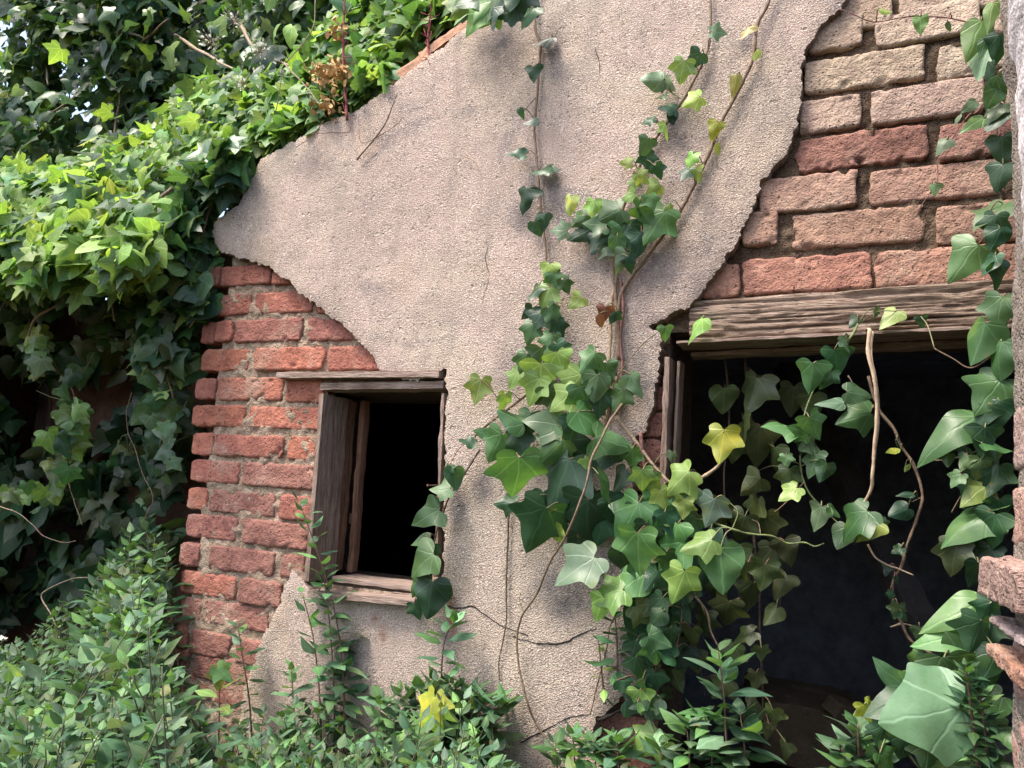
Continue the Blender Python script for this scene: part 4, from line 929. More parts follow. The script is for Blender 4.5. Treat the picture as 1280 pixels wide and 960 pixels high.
def lumps(poly, n_l, per, yfun, rad_, sq=(1, .7, .8)):
    c = in_poly(poly, n_l); out = []
    for u, v in c:
        p = at(u, v, yfun(u, v)); r_ = rad_ * random.uniform(.6, 1.3)
        d = rng.normal(0, 1, (per, 3)); d /= np.linalg.norm(d, axis=1)[:, None]
        out.append(p + d * (r_ * rng.uniform(.35, 1.05, (per, 1)) ** .6) * np.array(sq))
    return np.concatenate(out)

# bright canopy spilling over the low eave
can = [(-90, 215), (60, 225), (130, 205), (200, 165), (255, 125), (310, 105), (290, 170), (262, 215), (235, 262), (212, 305), (180, 322), (110, 315), (40, 335), (-90, 330)]
def ycan(u, v):
    low = np.interp(u, [-90, 40, 110, 180, 240, 300], [330, 335, 315, 322, 318, 235]); return -.22 + max(0, low - v) / 220 * .8 + max(0, u - 150) / 100 * .2
pts = np.concatenate([lumps(can, 200, 64, lambda u, v: ycan(u, v) + random.uniform(-.05, .18), .12)])
mass('ivy_canopy', 'sunlit yellow-green ivy canopy bulging over the eave left of the plaster gable', 'ivy', pts, (.036, .064), ('n', 'b', 'g', 'p'), (4, 4.5, 1.5, 1.6), (-.1, -1, .5), M_YOUNG,
     twigs=[('branch', [([at(180, 240, .0), at(150, 270, -.02), at(110, 282, 0)], .004, .003, 'pale'), ([at(215, 235, .0), at(180, 262, -.04), at(155, 290, -.03), at(150, 320, -.03)], .005, .003, 'brown'), ([at(105, 355, .02), at(85, 375, -.02), at(60, 388, -.03), at(42, 398, -.03), at(35, 420, -.03)], .004, .003, 'pale'),
                        ([at(137, 330, .0), at(138, 370, -.03), at(142, 400, -.03)], .003, .002, 'pale'), ([at(230, 330, .03), at(233, 352, -.02), at(258, 372, -.03)], .003, .002, 'brown'), ([at(258, 372, -.03), at(245, 395, -.02), at(236, 410, -.0)], .0025, .002, 'pale')])])
# darker fringe hanging below it, around the brick corner
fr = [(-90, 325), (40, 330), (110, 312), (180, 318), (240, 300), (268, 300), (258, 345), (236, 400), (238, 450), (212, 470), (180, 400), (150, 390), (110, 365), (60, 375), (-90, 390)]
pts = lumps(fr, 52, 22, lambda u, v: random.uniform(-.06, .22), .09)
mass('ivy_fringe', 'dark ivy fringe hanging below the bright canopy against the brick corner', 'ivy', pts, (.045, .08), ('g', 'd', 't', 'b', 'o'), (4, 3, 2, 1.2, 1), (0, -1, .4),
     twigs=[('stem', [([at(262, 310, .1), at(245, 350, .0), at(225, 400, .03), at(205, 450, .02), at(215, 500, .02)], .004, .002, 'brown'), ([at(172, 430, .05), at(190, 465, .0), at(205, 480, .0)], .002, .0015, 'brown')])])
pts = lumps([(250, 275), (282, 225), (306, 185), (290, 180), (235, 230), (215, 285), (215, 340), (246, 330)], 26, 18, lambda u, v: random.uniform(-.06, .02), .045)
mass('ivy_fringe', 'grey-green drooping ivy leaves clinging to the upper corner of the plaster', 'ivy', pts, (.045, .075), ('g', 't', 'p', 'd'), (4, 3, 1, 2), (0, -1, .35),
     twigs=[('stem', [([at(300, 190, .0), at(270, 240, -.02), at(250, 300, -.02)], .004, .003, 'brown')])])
# roof-edge growth along the rake
rk = [(330, 95), (395, 70), (450, 25), (500, -30), (640, -60), (640, -12), (590, 15), (545, 38), (500, 65), (470, 92), (440, 110), (400, 130), (330, 165)]
def yrk(u, v):
    z0 = np.interp(u, [330, 400, 470, 545, 640], [185, 140, 105, 45, -5]); return .04 + max(0, z0 - v) / 200 * .7
pts = np.concatenate([lumps(rk, 130, 50, lambda u, v: yrk(u, v) + random.uniform(.0, .12), .085), lumps([(310, 165), (400, 118), (470, 85), (488, 78), (485, 96), (460, 112), (405, 140), (325, 186)], 24, 12, lambda u, v: random.uniform(-.01, .03), .028)])
mass('ivy_mat', 'fresh green ivy mat covering the sloping roof edge above the bare plaster', 'ivy', pts, (.036, .062), ('b', 'n', 'g', 'p'), (3, 3, 3, 1), (0, -.95, .5), M_YOUNG)
# thicket rising behind
th1 = [(-120, -140), (700, -140), (700, -20), (520, 40), (420, 80), (330, 130), (240, 190), (120, 230), (-120, 240)]
def ok(p):
    u, v = proj(p); return not ((-10 < u < 135) and (35 < v < 180) and random.random() < .60) and not (u < 50 and v < 50 and random.random() < .45)
pts = lumps(th1, 180, 90, lambda u, v: random.uniform(.75, 1.5), .22, (1, .9, .9)); pts = pts[[ok(p) for p in pts]]
tw = [([at(u0, v0, y0), at(u1, v1, y0 - .1), at(u2, v2, y0 - .2)], .009, .004, c) for u0, v0, u1, v1, u2, v2, y0, c in
      [(190, 70, 175, 45, 130, 40, .9, 'pale'), (170, 62, 182, 50, 210, 25, .9, 'brown'), (95, 107, 90, 125, 50, 150, .95, 'pale'), (45, 55, 55, 75, 60, 105, 1.0, 'pale'), (45, 55, 30, 70, 10, 100, 1.0, 'pale'), (220, 45, 260, 70, 305, 95, .85, 'pale'), (135, 95, 150, 110, 140, 180, 1.0, 'brown'), (300, 30, 320, 60, 380, 90, .85, 'pale')]]
tw += [([at(180, 400, 1.2), at(190, 200, 1.5), at(180, 60, 1.5), at(150, -80, 1.5)], .045, .02, 'dark'), ([at(300, 250, 1.4), at(280, 100, 1.4), at(330, -60, 1.4)], .045, .02, 'dark')]
mass('ivy_clad_tree', 'tall ivy-clad tree behind the roof, dark green with white sky showing through its gaps', 'tree', pts, (.055, .092), ('g', 'd', 't', 'b', 'p', 'o'), (4, 2.5, 3, 1.6, 1.2, .6), (0, -.95, .45), twigs=[('trunk', tw)])
th2 = [(130, -200), (760, -200), (760, 40), (380, 180), (200, 260), (140, 160)]
pts = np.concatenate([lumps(th2, 90, 46, lambda u, v: random.uniform(1.9, 2.6), .42, (1, .9, .9)), lumps([(-160, 150), (200, 150), (200, 330), (-160, 330)], 30, 40, lambda u, v: random.uniform(1.5, 2.2), .3)])
pts = pts[[not (proj(p)[0] < 140 and proj(p)[1] < 190) for p in pts]]
mass('leafy_tree', 'deep green leafy tree mass standing further behind the ivy-clad tree', 'tree', pts, (.14, .22), ('d', 't', 'g'), (3, 2, 2), (0, -.8, .5),
     twigs=[('trunk', [([(-2.6, 2.4, 0), (-2.5, 2.4, 2), (-2.4, 2.3, 4), (-2.2, 2.3, 5.2)], .11, .05, 'dark'), ([(-2.4, 2.3, 3.4), (-1.6, 2.2, 4.2)], .05, .02, 'dark')])])
# shaded recess: old garden wall with ivy, added shade slab overhead
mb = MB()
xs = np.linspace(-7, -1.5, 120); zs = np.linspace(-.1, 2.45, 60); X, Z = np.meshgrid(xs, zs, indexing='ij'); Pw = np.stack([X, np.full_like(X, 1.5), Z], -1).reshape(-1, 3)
Pw[:, 1] += .06 * fbm(Pw, .4, 71); mb.add(Pw, grid_faces(120, 60)); box(mb, (-7, 1.6, -.1), (-1.5, 1.8, 2.44)); box(mb, (-4.6, -.5, -.1), (-4.3, 1.42, 2.12))  # last box: side wall added to darken the recess
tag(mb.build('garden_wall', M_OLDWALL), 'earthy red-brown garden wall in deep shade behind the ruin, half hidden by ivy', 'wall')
mb = MB(); mb.add([(-6, .16, 2.20), (-1.56, .16, 2.20), (-1.5, 1.6, 2.5), (-6, 1.6, 2.5), (-6, .16, 2.23), (-1.56, .16, 2.23), (-1.5, 1.6, 2.54), (-6, 1.6, 2.54)], [(0, 3, 2, 1), (4, 5, 6, 7), (0, 1, 5, 4), (1, 2, 6, 5), (2, 3, 7, 6), (3, 0, 4, 7)])
under(mb.build('recess_shade_slab', M_SOIL, smooth=False), house)  # hidden slab added under the ivy to keep light out of the recess
mb = MB(); box(mb, (XL + .035, YB, 0), (XL + .075, 2.6, 2.2)); under(mb.build('side_wall', M_OLDWALL, smooth=False), house)
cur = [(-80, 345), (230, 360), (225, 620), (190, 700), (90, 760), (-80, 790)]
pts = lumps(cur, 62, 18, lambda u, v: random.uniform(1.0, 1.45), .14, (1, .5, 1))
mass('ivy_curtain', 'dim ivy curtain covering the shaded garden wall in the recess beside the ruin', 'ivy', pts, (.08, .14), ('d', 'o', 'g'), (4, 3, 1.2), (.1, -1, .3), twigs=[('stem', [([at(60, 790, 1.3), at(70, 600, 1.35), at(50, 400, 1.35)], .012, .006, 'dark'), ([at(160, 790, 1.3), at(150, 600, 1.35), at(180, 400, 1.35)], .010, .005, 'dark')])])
vine('ivy_garland', 'pale green ivy garland dangling in front of the dark recess', 'ivy garland',
     [([(38, 395), (34, 425), (48, 450), (78, 470), (92, 495), (84, 530), (78, 560), (82, 590), (70, 612), (52, 622), (20, 626), (-5, 622)], 2.4, 1.4, 'pale'), ([(85, 600), (92, 625), (97, 640), (103, 656)], 1.6, 1.2, 'pale'), ([(78, 500), (60, 495), (45, 488)], 1.2, .8, 'green')],
     [], y=.12, scatter=[([(34, 420), (60, 455), (88, 480), (92, 510), (80, 560), (80, 585)], 46, 9, 18, 36, ('b', 'n', 'g', 'p', 'd'), (3, 3, 4, 2, 2), .02, .14), ([(80, 575), (70, 605), (52, 620), (5, 620)], 22, 6, 16, 26, ('b', 'n', 'g', 'p'), (3, 3, 3, 1), .06, .14)])
vine('ivy_garland', 'sparse grey-green ivy garland hanging close beside the jagged brick edge', 'ivy garland',
     [([(165, 425), (178, 455), (198, 478), (210, 500), (205, 530), (200, 560), (208, 590)], 2, 1.3, 'brown'), ([(165, 490), (159, 515), (160, 540), (168, 560), (178, 590), (190, 615), (190, 630), (182, 645), (177, 658)], 1.8, 1.4, 'brown'), ([(122, 420), (118, 440), (108, 460), (95, 480)], 1.4, .9, 'brown')],
     [], y=.1, scatter=[([(165, 430), (205, 480), (212, 510), (200, 540), (218, 580)], 34, 10, 16, 34, ('g', 't', 'p', 'd', 'b'), (4, 3, 2, 2, 1), .0, .16), ([(155, 560), (175, 600), (180, 640)], 12, 8, 16, 26, ('o', 'd', 'g'), (3, 3, 2), .1, .3), ([(130, 400), (110, 440), (125, 450)], 10, 9, 18, 30, ('t', 'o', 'g'), (2, 2, 2), .05, .2)])
stemthing('bare_vine', 'arching bare tan tendril looping over the shaded corner above the weeds', 'vine', [([(75, 800), (65, 770), (52, 748), (58, 738), (80, 727), (100, 722), (130, 725), (160, 735)], 2.2, 1.4, 'pale')], y=.25)
stemthing('bare_vine', 'thin straggling tendril low across the reddish shaded wall', 'vine', [([(-5, 632), (20, 640), (40, 655), (55, 670), (80, 678), (95, 676)], 1.8, 1.0, 'pale')], y=.4)

# ------------------------------------------------------------------ weeds
def weed_plant(mb, lb, base, tip, nleaf, lsize, bend=.05, upper=1.0, tones=('t', 'g', 'p', 'n', 'o'), w=(4, 4, 1, .6, .8), stemcol=(.16, .09, .06), kindn='lance', path=None, r=.0022, hi=False):
    base = np.array(base, float); tip = np.array(tip, float)
    if path is None:
        m1 = base + (tip - base) * .5 + rng.normal(0, bend, 3) * np.array([1, 1, .2])
        path = [base, m1, tip]
    w_ = catmull(path, 10)
    tube(mb, w_, r, r * .45, stemcol, n=5)
    L = np.concatenate([[0], np.cumsum(np.linalg.norm(np.diff(w_, axis=0), axis=1))]); tot = L[-1]
    s_ = tot * (1 - upper * np.linspace(0, 1, nleaf) ** 1.15)
    p = np.stack([np.interp(s_, L, w_[:, k]) for k in range(3)], 1)
    ang = np.arange(nleaf) * 2.4 + random.uniform(0, 6)
    f = np.linspace(0, 1, nleaf)
    up = np.clip(.95 - f * 1.3, -.15, .95) + rng.normal(0, .15, nleaf)
    t = np.stack([np.cos(ang), np.sin(ang), up], 1)
    sz = lsize * np.interp(f, [0, .15, .4, 1], [.5, .8, 1.05, .9]) * rng.uniform(.75, 1.2, nleaf)
    nor = np.stack([-np.cos(ang) * .45, -np.sin(ang) * .45 - .15, np.full(nleaf, .95)], 1) + rng.normal(0, .15, (nleaf, 3))
    pet = t / np.linalg.norm(t, axis=1)[:, None] * (sz * .18)[:, None]
    leaves(lb, kindn, p + pet * .6, t, nor, sz, mixtone(tones, w, nleaf, .33), curl=.6, fold=.35, hi=hi)
def vt(u): return float(np.interp(u, [-200, 0, 40, 90, 140, 175, 200, 222, 245, 280, 320, 350, 400, 440, 470, 520, 560, 600, 640, 690, 740, 800, 880], [830, 800, 790, 735, 690, 655, 665, 770, 850, 880, 855, 860, 880, 890, 860, 838, 830, 850, 905, 950, 920, 915, 930]))
mb = MB(); lb = MB(); cnt = 0
while cnt < 540:
    y_ = -abs(rng.uniform(.03, .78)); u = rng.uniform(-150, 830)
    if u < 215 and rng.random() < .45: y_ = rng.uniform(-.1, .7)
    if u > 620 and rng.random() < .85: continue
    if 300 < u < 620 and rng.random() < .3: continue
    v = vt(u) + abs(rng.normal(0, 55)) - 12 + max(0, -y_ - .08) * 190 + 10
    if y_ > 0: v = vt(u) + abs(rng.normal(0, 30))
    tip = at(u, v, y_)
    if y_ > -.06 and tip[0] > -1.5: continue
    if depth(tip) < .55 or tip[2] < .25: continue
    base = tip + np.array([rng.normal(0, .06), rng.normal(0, .06), -.55]); base[2] = max(base[2], .0)
    if base[1] > -.03 and base[0] > -1.5: base[1] = -.05
    weed_plant(mb, lb, base, tip, 38, rng.uniform(.030, .062) * min(1, .35 + depth(tip) * .5), .05, stemcol=(.10, .10, .05), r=.0018)
    cnt += 1
wo = lb.build('undergrowth', M_WEED); tag(wo, 'dense low undergrowth of pellitory weeds along the foot of the ruin', 'undergrowth', kind='stuff')
so = mb.build('weed_stems', M_STEM); so.parent = wo; so.name = 'stem'; so['kind'] = 'stuff'
# leafy filler low down inside the mass
def weed(name, label, plants, cat='weed', y=-.08, mat=None, extra=None, group=None):
    mb = MB(); lb = MB()
    for path, n, sz, up_, tn, w in plants:
        pw = [P_(p, y) for p in path]
        pw[0][2] = min(pw[0][2], pw[0][2])
        weed_plant(mb, lb, pw[0], pw[-1], n, sz, upper=up_, tones=tn, w=w, path=pw, hi=True)
    if extra:
        for kd, u, v, px, ang, tn, yl in extra:
            c = at(u, v, yl); s_ = px / F * depth(c); t = vdir(ang); leaves(lb, kd, c - t * s_ * .45, t, nrm(nrm(CAM - c) + np.array([0, 0, .6]) + rng.normal(0, .2, 3)), s_, tone(tn))
    root = thing(name, pw[0], label, cat, group); under(mb.build('stem', M_STEM), root); under(lb.build('foliage', mat or M_WEED), root); return root
G1 = (('t', 'g', 'p'), (4, 4, 1.2))
weed('weed', 'tall straggling weed with seedy stem climbing past the lower corner of the small window', [([(428, 1000), (430, 880), (424, 797), (411, 735), (395, 685), (374, 627)], 40, .055, .8, *G1), ([(415, 990), (418, 880), (412, 780), (405, 720)], 26, .05, .7, *G1), ([(435, 990), (432, 900), (428, 830)], 14, .06, .5, *G1)], y=-.06)
weed('weed', 'slender weed with bare lower stem in front of the pointed plaster patch', [([(402, 990), (400, 880), (392, 800), (378, 742)], 18, .05, .8, *G1)], y=-.06)
weed('weed', 'small upright weed before the lowest row of red bricks', [([(318, 980), (312, 880), (303, 820), (297, 780)], 24, .045, .7, *G1), ([(370, 980), (368, 900), (364, 835)], 20, .045, .7, *G1)], y=-.08)
weed('weed', 'tall spired weed rising in front of the dark recess beside the bricks', [([(215, 900), (200, 800), (190, 720), (182, 655)], 44, .055, .9, *G1), ([(180, 900), (165, 800), (150, 705)], 34, .055, .8, *G1), ([(235, 900), (218, 800), (207, 690)], 34, .05, .8, *G1), ([(130, 900), (128, 800), (120, 735)], 30, .055, .8, *G1)], y=-.02)
weed('weed', 'bushy weed clump with one bright yellow-green leaf under the window', [([(540 + dx, 1000), (545 + dx * .7, 900), (545 + dx, 850 + abs(dx) * .35)], 26, .062, .75, *G1) for dx in (-75, -45, -20, 0, 25, 45, 70, 90)] + [([(560, 960), (552, 860), (556, 800), (572, 770)], 24, .05, .6, *G1)], y=-.09,
     extra=[('ivy', 533, 888, 44, 120, 'y', -.2), ('ivy', 546, 905, 34, 60, 'y', -.2), ('tri', 556, 880, 26, 20, 'y', -.2), ('tri', 530, 935, 40, 100, 'b', -.2)])
weed('weed', 'pellitory plant with star-shaped top in front of the doorway shadow', [([(915, 1010), (908, 930), (905, 870), (898, 815)], 26, .060, .85, *G1), ([(885, 1000), (890, 940), (880, 890)], 16, .055, .7, *G1), ([(935, 1000), (930, 930), (925, 890)], 16, .055, .7, *G1), ([(860, 1000), (862, 950), (858, 905)], 20, .055, .7, *G1)], y=-.12)
weed('weed', 'low rosette of weeds at the lower end of the plaster by the doorway', [([(725 + dx, 1010), (727 + dx, 970), (724 + dx, 915 + abs(dx) * .5)], 20, .05, .8, *G1) for dx in (-30, -8, 18, 45)] + [([(790, 1000), (775, 960), (770, 925)], 20, .05, .8, *G1), ([(835, 1000), (830, 960), (822, 930)], 18, .05, .8, *G1)], y=-.1)
weed('weed', 'short pale weed with whorled leaves beside the yellow ivy leaf in the doorway', [([(1075, 1010), (1074, 960), (1072, 905)], 22, .05, .85, ('p', 'g', 't'), (4, 3, 2)), ([(1055, 1010), (1058, 970), (1052, 935)], 18, .05, .85, *G1), ([(1100, 1010), (1096, 970), (1093, 945)], 16, .05, .85, *G1)], y=-.22)
weed('weed', 'fine seedy herb with tiny leaves growing before the huge pale leaf', [([(1225, 980), (1218, 920), (1212, 870), (1207, 832)], 50, .022, .95, ('d', 'g'), (3, 2)), ([(1235, 980), (1232, 920), (1224, 860)], 44, .022, .95, ('d', 'g'), (3, 2))], y=-.40)
weed('weed', 'wispy seedling with narrow leaves on the plaster under the ivy mass', [([(772, 850), (771, 800), (768, 762)], 16, .04, .9, ('g', 't'), (1, 1)), ([(756, 880), (752, 840), (748, 800)], 8, .035, .9, ('b', 'g'), (1, 1))], y=-.05)
weed('weed', 'dark-stemmed weed leaning across the weeds at the foot of the brick corner', [([(300, 1000), (262, 930), (225, 880), (195, 835)], 22, .05, .95, *G1)], y=-.35)
weed('yellow_seedling', 'yellow-green leafy seedling standing out among the darker weeds below the recess', [([(145, 940), (148, 900), (147, 860)], 8, .05, .8, ('y', 'b'), (1, 2))], y=-.33, extra=[('ivy', 146, 868, 40, 110, 'b', -.34), ('ivy', 150, 850, 36, 60, 'b', -.34)])
weed('green_seedling', 'bright green seedling in front of the bottom red bricks', [([(272, 940), (274, 900), (274, 845)], 8, .05, .8, ('b', 'n'), (1, 1))], y=-.12, extra=[('ivy', 272, 850, 30, 100, 'b', -.13), ('ivy', 280, 842, 26, 40, 'n', -.13)])

def flower(u, v, y, r, label, petals=9, mat=None):
    c = at(u, v, y); root = thing('wild_flower', c + np.array([0, 0, -.15]), label, 'flower')
    mb = MB(); tube(mb, catmull([c + np.array([.01, 0, -.2]), c + np.array([0, 0, -.1]), c], 6), .0015, .001, STEMC['green'], n=5); under(mb.build('stem', M_STEM), root)
    lb = MB()
    for k in range(petals * 2):
        a = k * 2.4; e = random.uniform(-.2, .9); t = nrm([math.cos(a), math.sin(a) - .3, e]); leaves(lb, 'lance', c, t, nrm(np.array([0, -.3, 1]) + rng.normal(0, .2, 3)), r * random.uniform(.7, 1.2), (.6, .58, .45))
    under(lb.build('blossom', M_FLOWER), root)
flower(114, 945, -.45, .014, 'cream clover-like blossom near the bottom of the weed bank'); flower(14, 928, -.40, .012, 'small white blossom at the left end of the weed bank'); flower(3, 799, -.1, .011, 'tiny white and orange blossom at the top edge of the weeds')

# ---- red-stemmed plants and dry twigs on the roof edge
def stonecrop(u, v0, v1, y, label, tans):
    base = at(u, v0, y); root = thing('stonecrop', base, label, 'plant')
    mb = MB(); w = catmull([at(u + 2, v0, y), at(u - 3, (v0 + v1) / 2, y), at(u, v1, y)], 10); tube(mb, w, .0035, .002, n=6)
    for k in range(26):
        q = w[int(len(w) * random.uniform(.0, .98))]; d_ = nrm(rng.normal(0, 1, 3) + np.array([0, -.2, .5])); tube(mb, [q, q + d_ * random.uniform(.01, .04)], .0015, .0007, n=4)
    under(mb.build('stem', M_REDSTEM), root)
    lb = MB()
    for (cu, cv, n, sp) in tans:
        for _ in range(n):
            c = at(cu + random.gauss(0, sp), cv + random.gauss(0, sp), y + random.uniform(-.02, .03)); leaves(lb, 'tiny', c, nrm(rng.normal(0, 1, 3) + np.array([0, 0, .6])), rng.normal(0, 1, 3), random.uniform(.008, .022), np.array((.50, .33, .15)) * random.uniform(.6, 1.3))
    under(lb.build('blossom', M_TAN), root)  # withered tan seed tufts rather than open flowers
stonecrop(432, 150, -25, -.03, 'red-stemmed stonecrop with tan withered tufts growing on the roof edge', [(412, 100, 110, 9), (424, 86, 60, 8), (410, 134, 90, 9), (420, 38, 40, 5), (398, 92, 40, 8)])
stonecrop(538, 88, 20, -.01, 'small crimson stonecrop sprig on the broken tile edge', [(537, 98, 10, 3)])
mb = MB()
stemthing('dry_twig', 'forked dry twig lying against the upper plaster below the roof edge', 'twig', [([(446, 200), (462, 180), (478, 160), (488, 140), (496, 117)], 2.0, 1.2, 'brown'), ([(478, 162), (462, 176), (450, 175), (448, 145)], 1.0, .6, 'red'), ([(470, 172), (490, 160), (505, 145)], .9, .5, 'red')], y=-.032)
stemthing('dry_twig', 'reddish hooked twig hanging from the stonecrop over the plaster', 'twig', [([(428, 128), (434, 150), (437, 164), (415, 166), (385, 167)], 1.1, .7, 'red'), ([(405, 150), (390, 170), (370, 184)], 1.0, .7, 'red')], y=-.03)
stemthing('dry_twig', 'tiny pale curled twig stuck to the middle of the upper plaster', 'twig', [([(577, 194), (588, 199), (595, 205), (599, 214)], 1.1, .7, 'pale')], y=-.027)
stemthing('dry_twig', 'pale dry stalk slanting through the roof-edge growth', 'twig', [([(355, 80), (375, 100), (388, 115), (398, 130)], 2.0, 1.4, 'pale'), ([(358, 78), (378, 55), (392, 32), (394, 0)], 1.5, 1.0, 'pale'), ([(345, 140), (350, 110), (352, 84)], 1.3, .9, 'red')], y=-.05)
def seedhead(u, v, y, label):
    c = at(u, v, y); root = thing('seed_head', c, label, 'seed head'); lb = MB(); mb = MB()
    for _ in range(45):
        d_ = nrm(rng.normal(0, 1, 3)); q = c + d_ * random.uniform(.01, .05); tube(mb, [c + d_ * .004, q], .0006, .0004, STEMC['pale'], n=3)
        leaves(lb, 'tiny', q, d_, rng.normal(0, 1, 3), random.uniform(.008, .016), (.55, .53, .50))
    under(mb.build('stalk', M_STEM), root); under(lb.build('fluff', M_FLOWER), root)  # pale seed fluff at the stalk ends
seedhead(265, 54, .45, 'whitish fluffy seed head among the dark leaves behind the roof edge'); seedhead(292, 26, .45, 'upper pale seed head in the leaves by the tall leaf spike'); seedhead(305, 106, .25, 'pale seed head just above the bright canopy leaves')
seedhead(325, 68, .35, 'loose grey seed head between the tree and the roof-edge growth')

# ---- things inside the doorway
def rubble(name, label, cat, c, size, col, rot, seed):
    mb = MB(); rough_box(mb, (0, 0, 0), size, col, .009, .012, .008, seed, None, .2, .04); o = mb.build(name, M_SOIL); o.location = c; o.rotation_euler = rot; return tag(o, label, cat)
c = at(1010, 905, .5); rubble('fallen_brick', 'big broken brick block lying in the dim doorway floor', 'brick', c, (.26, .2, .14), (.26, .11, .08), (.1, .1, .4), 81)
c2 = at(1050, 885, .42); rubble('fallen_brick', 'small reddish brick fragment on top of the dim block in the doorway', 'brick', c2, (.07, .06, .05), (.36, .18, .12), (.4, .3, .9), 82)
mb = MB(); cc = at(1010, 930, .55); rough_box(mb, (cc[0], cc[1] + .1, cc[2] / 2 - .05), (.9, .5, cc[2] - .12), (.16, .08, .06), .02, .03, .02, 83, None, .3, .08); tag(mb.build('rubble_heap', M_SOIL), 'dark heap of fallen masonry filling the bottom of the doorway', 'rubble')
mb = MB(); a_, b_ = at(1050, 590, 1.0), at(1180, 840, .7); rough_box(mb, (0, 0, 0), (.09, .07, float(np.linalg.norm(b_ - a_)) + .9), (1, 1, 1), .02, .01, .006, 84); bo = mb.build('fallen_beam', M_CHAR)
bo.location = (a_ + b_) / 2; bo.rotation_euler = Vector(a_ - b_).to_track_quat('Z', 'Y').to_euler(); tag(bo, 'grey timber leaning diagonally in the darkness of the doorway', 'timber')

# ------------------------------------------------------------------ near pier
pier = thing('broken_pier', (.3, -.65, 0), 'rough brick and stone pier with flaking lime render rising beside the doorway', 'pier')
YF = -.74
ed = [(1238, -60), (1238, 0), (1243, 40), (1240, 85), (1250, 115), (1254, 200), (1257, 300), (1254, 400), (1256, 500), (1262, 560), (1259, 620), (1256, 700), (1256, 800), (1254, 870), (1254, 1100)]
def edge_x(z):
    tab = [(at(u, v, YF + .21)[2], at(u, v, YF + .21)[0]) for u, v in ed]; tab.sort(); return float(np.interp(z, [t[0] for t in tab], [t[1] for t in tab]))
zt = 0.0; bw = MB(); sd = 200
while zt < 2.6:
    h = random.uniform(.058, .075); zc = zt + h / 2
    x0 = edge_x(zc) + random.uniform(-.001, .004) + (.02 if zc > 1.60 else 0); sd += 1
    col = random.choice([(.46, .29, .23), (.50, .31, .25), (.42, .27, .23), (.46, .33, .28)])
    L = random.choice([.12, .22])
    rough_box(bw, (x0 + L / 2, YF + .11, zc), (L, .22, h - .006), col, .007, .009, .005, sd, None, .2, .025)
    x1 = x0 + L
    while x1 < .75:
        sd += 1; rough_box(bw, (x1 + .115, YF + .11, zc), (.222, .22, h - .006), random.choice([(.34, .19, .15), (.38, .21, .16)]), .02, .009, .004, sd, None, .2, .03); x1 += .23
    zt += h
under(bw.build('brickwork', M_BRICK), pier)
mb = MB(); zz = 0.0
zs = np.linspace(0, 2.6, 260)
ex = np.array([edge_x(z) for z in zs])
nyy = 24; V = []
for z, e in zip(zs, ex):
    for t in np.linspace(0, 1, nyy): V.append((e + .008, YF + .012 + t * .2, z))
V = np.array(V); V[:, 0] += .004 * fbm(V, .02, 91)
mb.add(V, grid_faces(260, nyy), (.34, .29, .25))
V = []
for z, e in zip(zs, ex):
    for t in np.linspace(0, 1, 30): V.append((e + .008 + t * .62, YF + .012, z))
V = np.array(V); V[:, 1] += .004 * fbm(V, .02, 92); mb.add(V, grid_faces(260, 30)[:, ::-1], (.34, .29, .25))
under(mb.build('mortar', M_MORTAR), pier)
# lime render on the upper part, a lumpy skin over the arris
mb = MB(); zr = np.linspace(at(1255, 400, YF + .2)[2], 2.6, 220); V = []
prof = [(.30, -.012), (.2, -.014), (.12, -.014), (.06, -.013), (.03, -.012), (.012, -.011), (.003, -.007), (-.002, .0), (-.003, .012), (-.002, .04), (0, .08), (.002, .13), (.006, .17)]
for z in zr:
    e = edge_x(z)
    for a_, b_ in prof: V.append((e + a_, YF + b_, z))
V = np.array(V); V[:, 0] += .005 * fbm(V, .035, 93) + .002 * fbm(V, .009, 94); V[:, 1] += .004 * fbm(V, .03, 95)
fade = np.clip((zr[0] + .05 + .03 * np.sin(V[:, 0] * 90) - V[:, 2]) / .05, 0, 1); V[:, 0] += fade * .014; V[:, 1] += fade * .01
mb.add(V, grid_faces(220, len(prof))[:, ::-1]); under(mb.build('render', M_LIME), pier)
for (u0, v0, u1, v1, col, s_, nm) in [(1229, 692, 1290, 772, (.40, .27, .22), 301, 'stone'), (1240, 808, 1300, 862, (.36, .19, .13), 302, 'stone'), (1242, 772, 1300, 802, (.30, .24, .23), 303, 'stone')]:
    a_, b_ = at(u0, v0, YF + .15), at(u1 + 90, v1, YF + .15)
    mb = MB(); rough_box(mb, ((a_[0] + b_[0]) / 2, YF + .13, (a_[2] + b_[2]) / 2), (b_[0] - a_[0], .17, a_[2] - b_[2]), col, .004, .008, .005, s_, None, .25, .016); under(mb.build(nm, M_BRICK), pier)

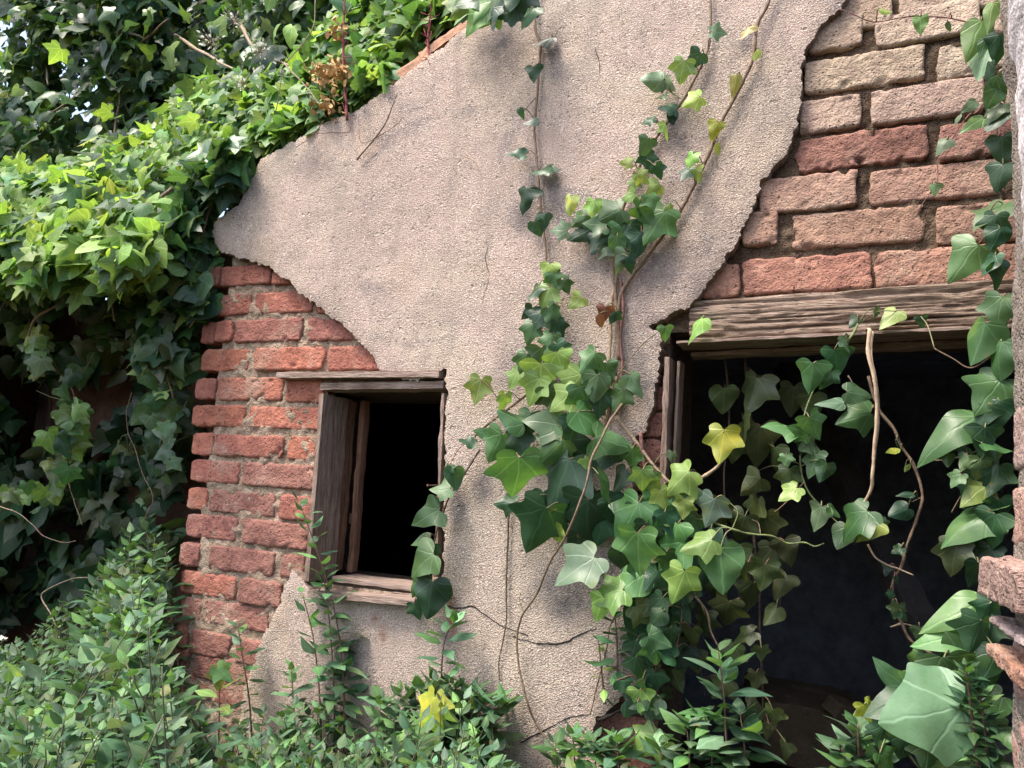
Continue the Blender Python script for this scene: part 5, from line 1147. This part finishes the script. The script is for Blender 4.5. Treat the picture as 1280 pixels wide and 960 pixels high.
GROUPS = dict(ivy_vine='ivy vines on the wall and in the doorway', bare_vine='bare trailing shoots', weed='weeds growing along the foot of the wall', dry_twig='dry twigs along the roof edge',
              wild_flower='small blossoms in the weeds', seed_head='pale seed heads among the leaves', ivy_garland='ivy garlands in the dark recess', ivy_fringe='ivy fringes by the brick corner', fallen_brick='fallen bricks in the doorway', dry_vine='dry pale vines in the doorway', stonecrop='stonecrop plants on the roof edge')
for o in COL.objects:
    if o.parent is None and 'label' in o and o.name.split('.')[0] in GROUPS: o['group'] = GROUPS[o.name.split('.')[0]]

# ------------------------------------------------------------------ camera, light, world
cam = bpy.data.cameras.new('camera'); co = bpy.data.objects.new('camera', cam); COL.objects.link(co)
cam.sensor_width = 36; cam.lens = F / 1280 * 36; cam.clip_start = .02; cam.clip_end = 500
m3 = Matrix(((IMR[0], -IMD[0], -IMF[0]), (IMR[1], -IMD[1], -IMF[1]), (IMR[2], -IMD[2], -IMF[2])))
co.matrix_world = Matrix.Translation(Vector(CAM)) @ m3.to_4x4()
scn.camera = co
EL, AZ = 62, 222     # sun: height, and compass bearing measured from +y
sd_ = Vector((math.sin(rad(AZ)) * math.cos(rad(EL)), math.cos(rad(AZ)) * math.cos(rad(EL)), math.sin(rad(EL))))
su = bpy.data.lights.new('sun', 'SUN'); su.energy = 1.5; su.angle = rad(15); su.color = (1.0, .93, .84)
so_ = bpy.data.objects.new('sun', su); COL.objects.link(so_); so_.rotation_euler = sd_.to_track_quat('Z', 'Y').to_euler(); so_.location = sd_ * 10
w = bpy.data.worlds.new('World'); scn.world = w; w.use_nodes = True; nt = w.node_tree
sky = nt.nodes.new('ShaderNodeTexSky'); sky.sky_type = 'NISHITA'; sky.sun_disc = False; sky.sun_elevation = rad(EL); sky.sun_rotation = rad(AZ); sky.air_density = 1.0; sky.dust_density = 4.0; sky.ozone_density = 1.0
bg = nt.nodes['Background']; nt.links.new(sky.outputs[0], bg.inputs[0]); bg.inputs[1].default_value = .13
vs = scn.view_settings; vs.view_transform = 'Standard'; vs.look = 'None'; vs.exposure = 1.88; vs.gamma = 1; vs.use_curve_mapping = False
scn.cycles.use_denoising = True
scn.cycles.max_bounces = 6; scn.cycles.diffuse_bounces = 3; scn.cycles.transmission_bounces = 4; scn.cycles.caustics_reflective = False; scn.cycles.caustics_refractive = False
bpy.context.view_layer.update()
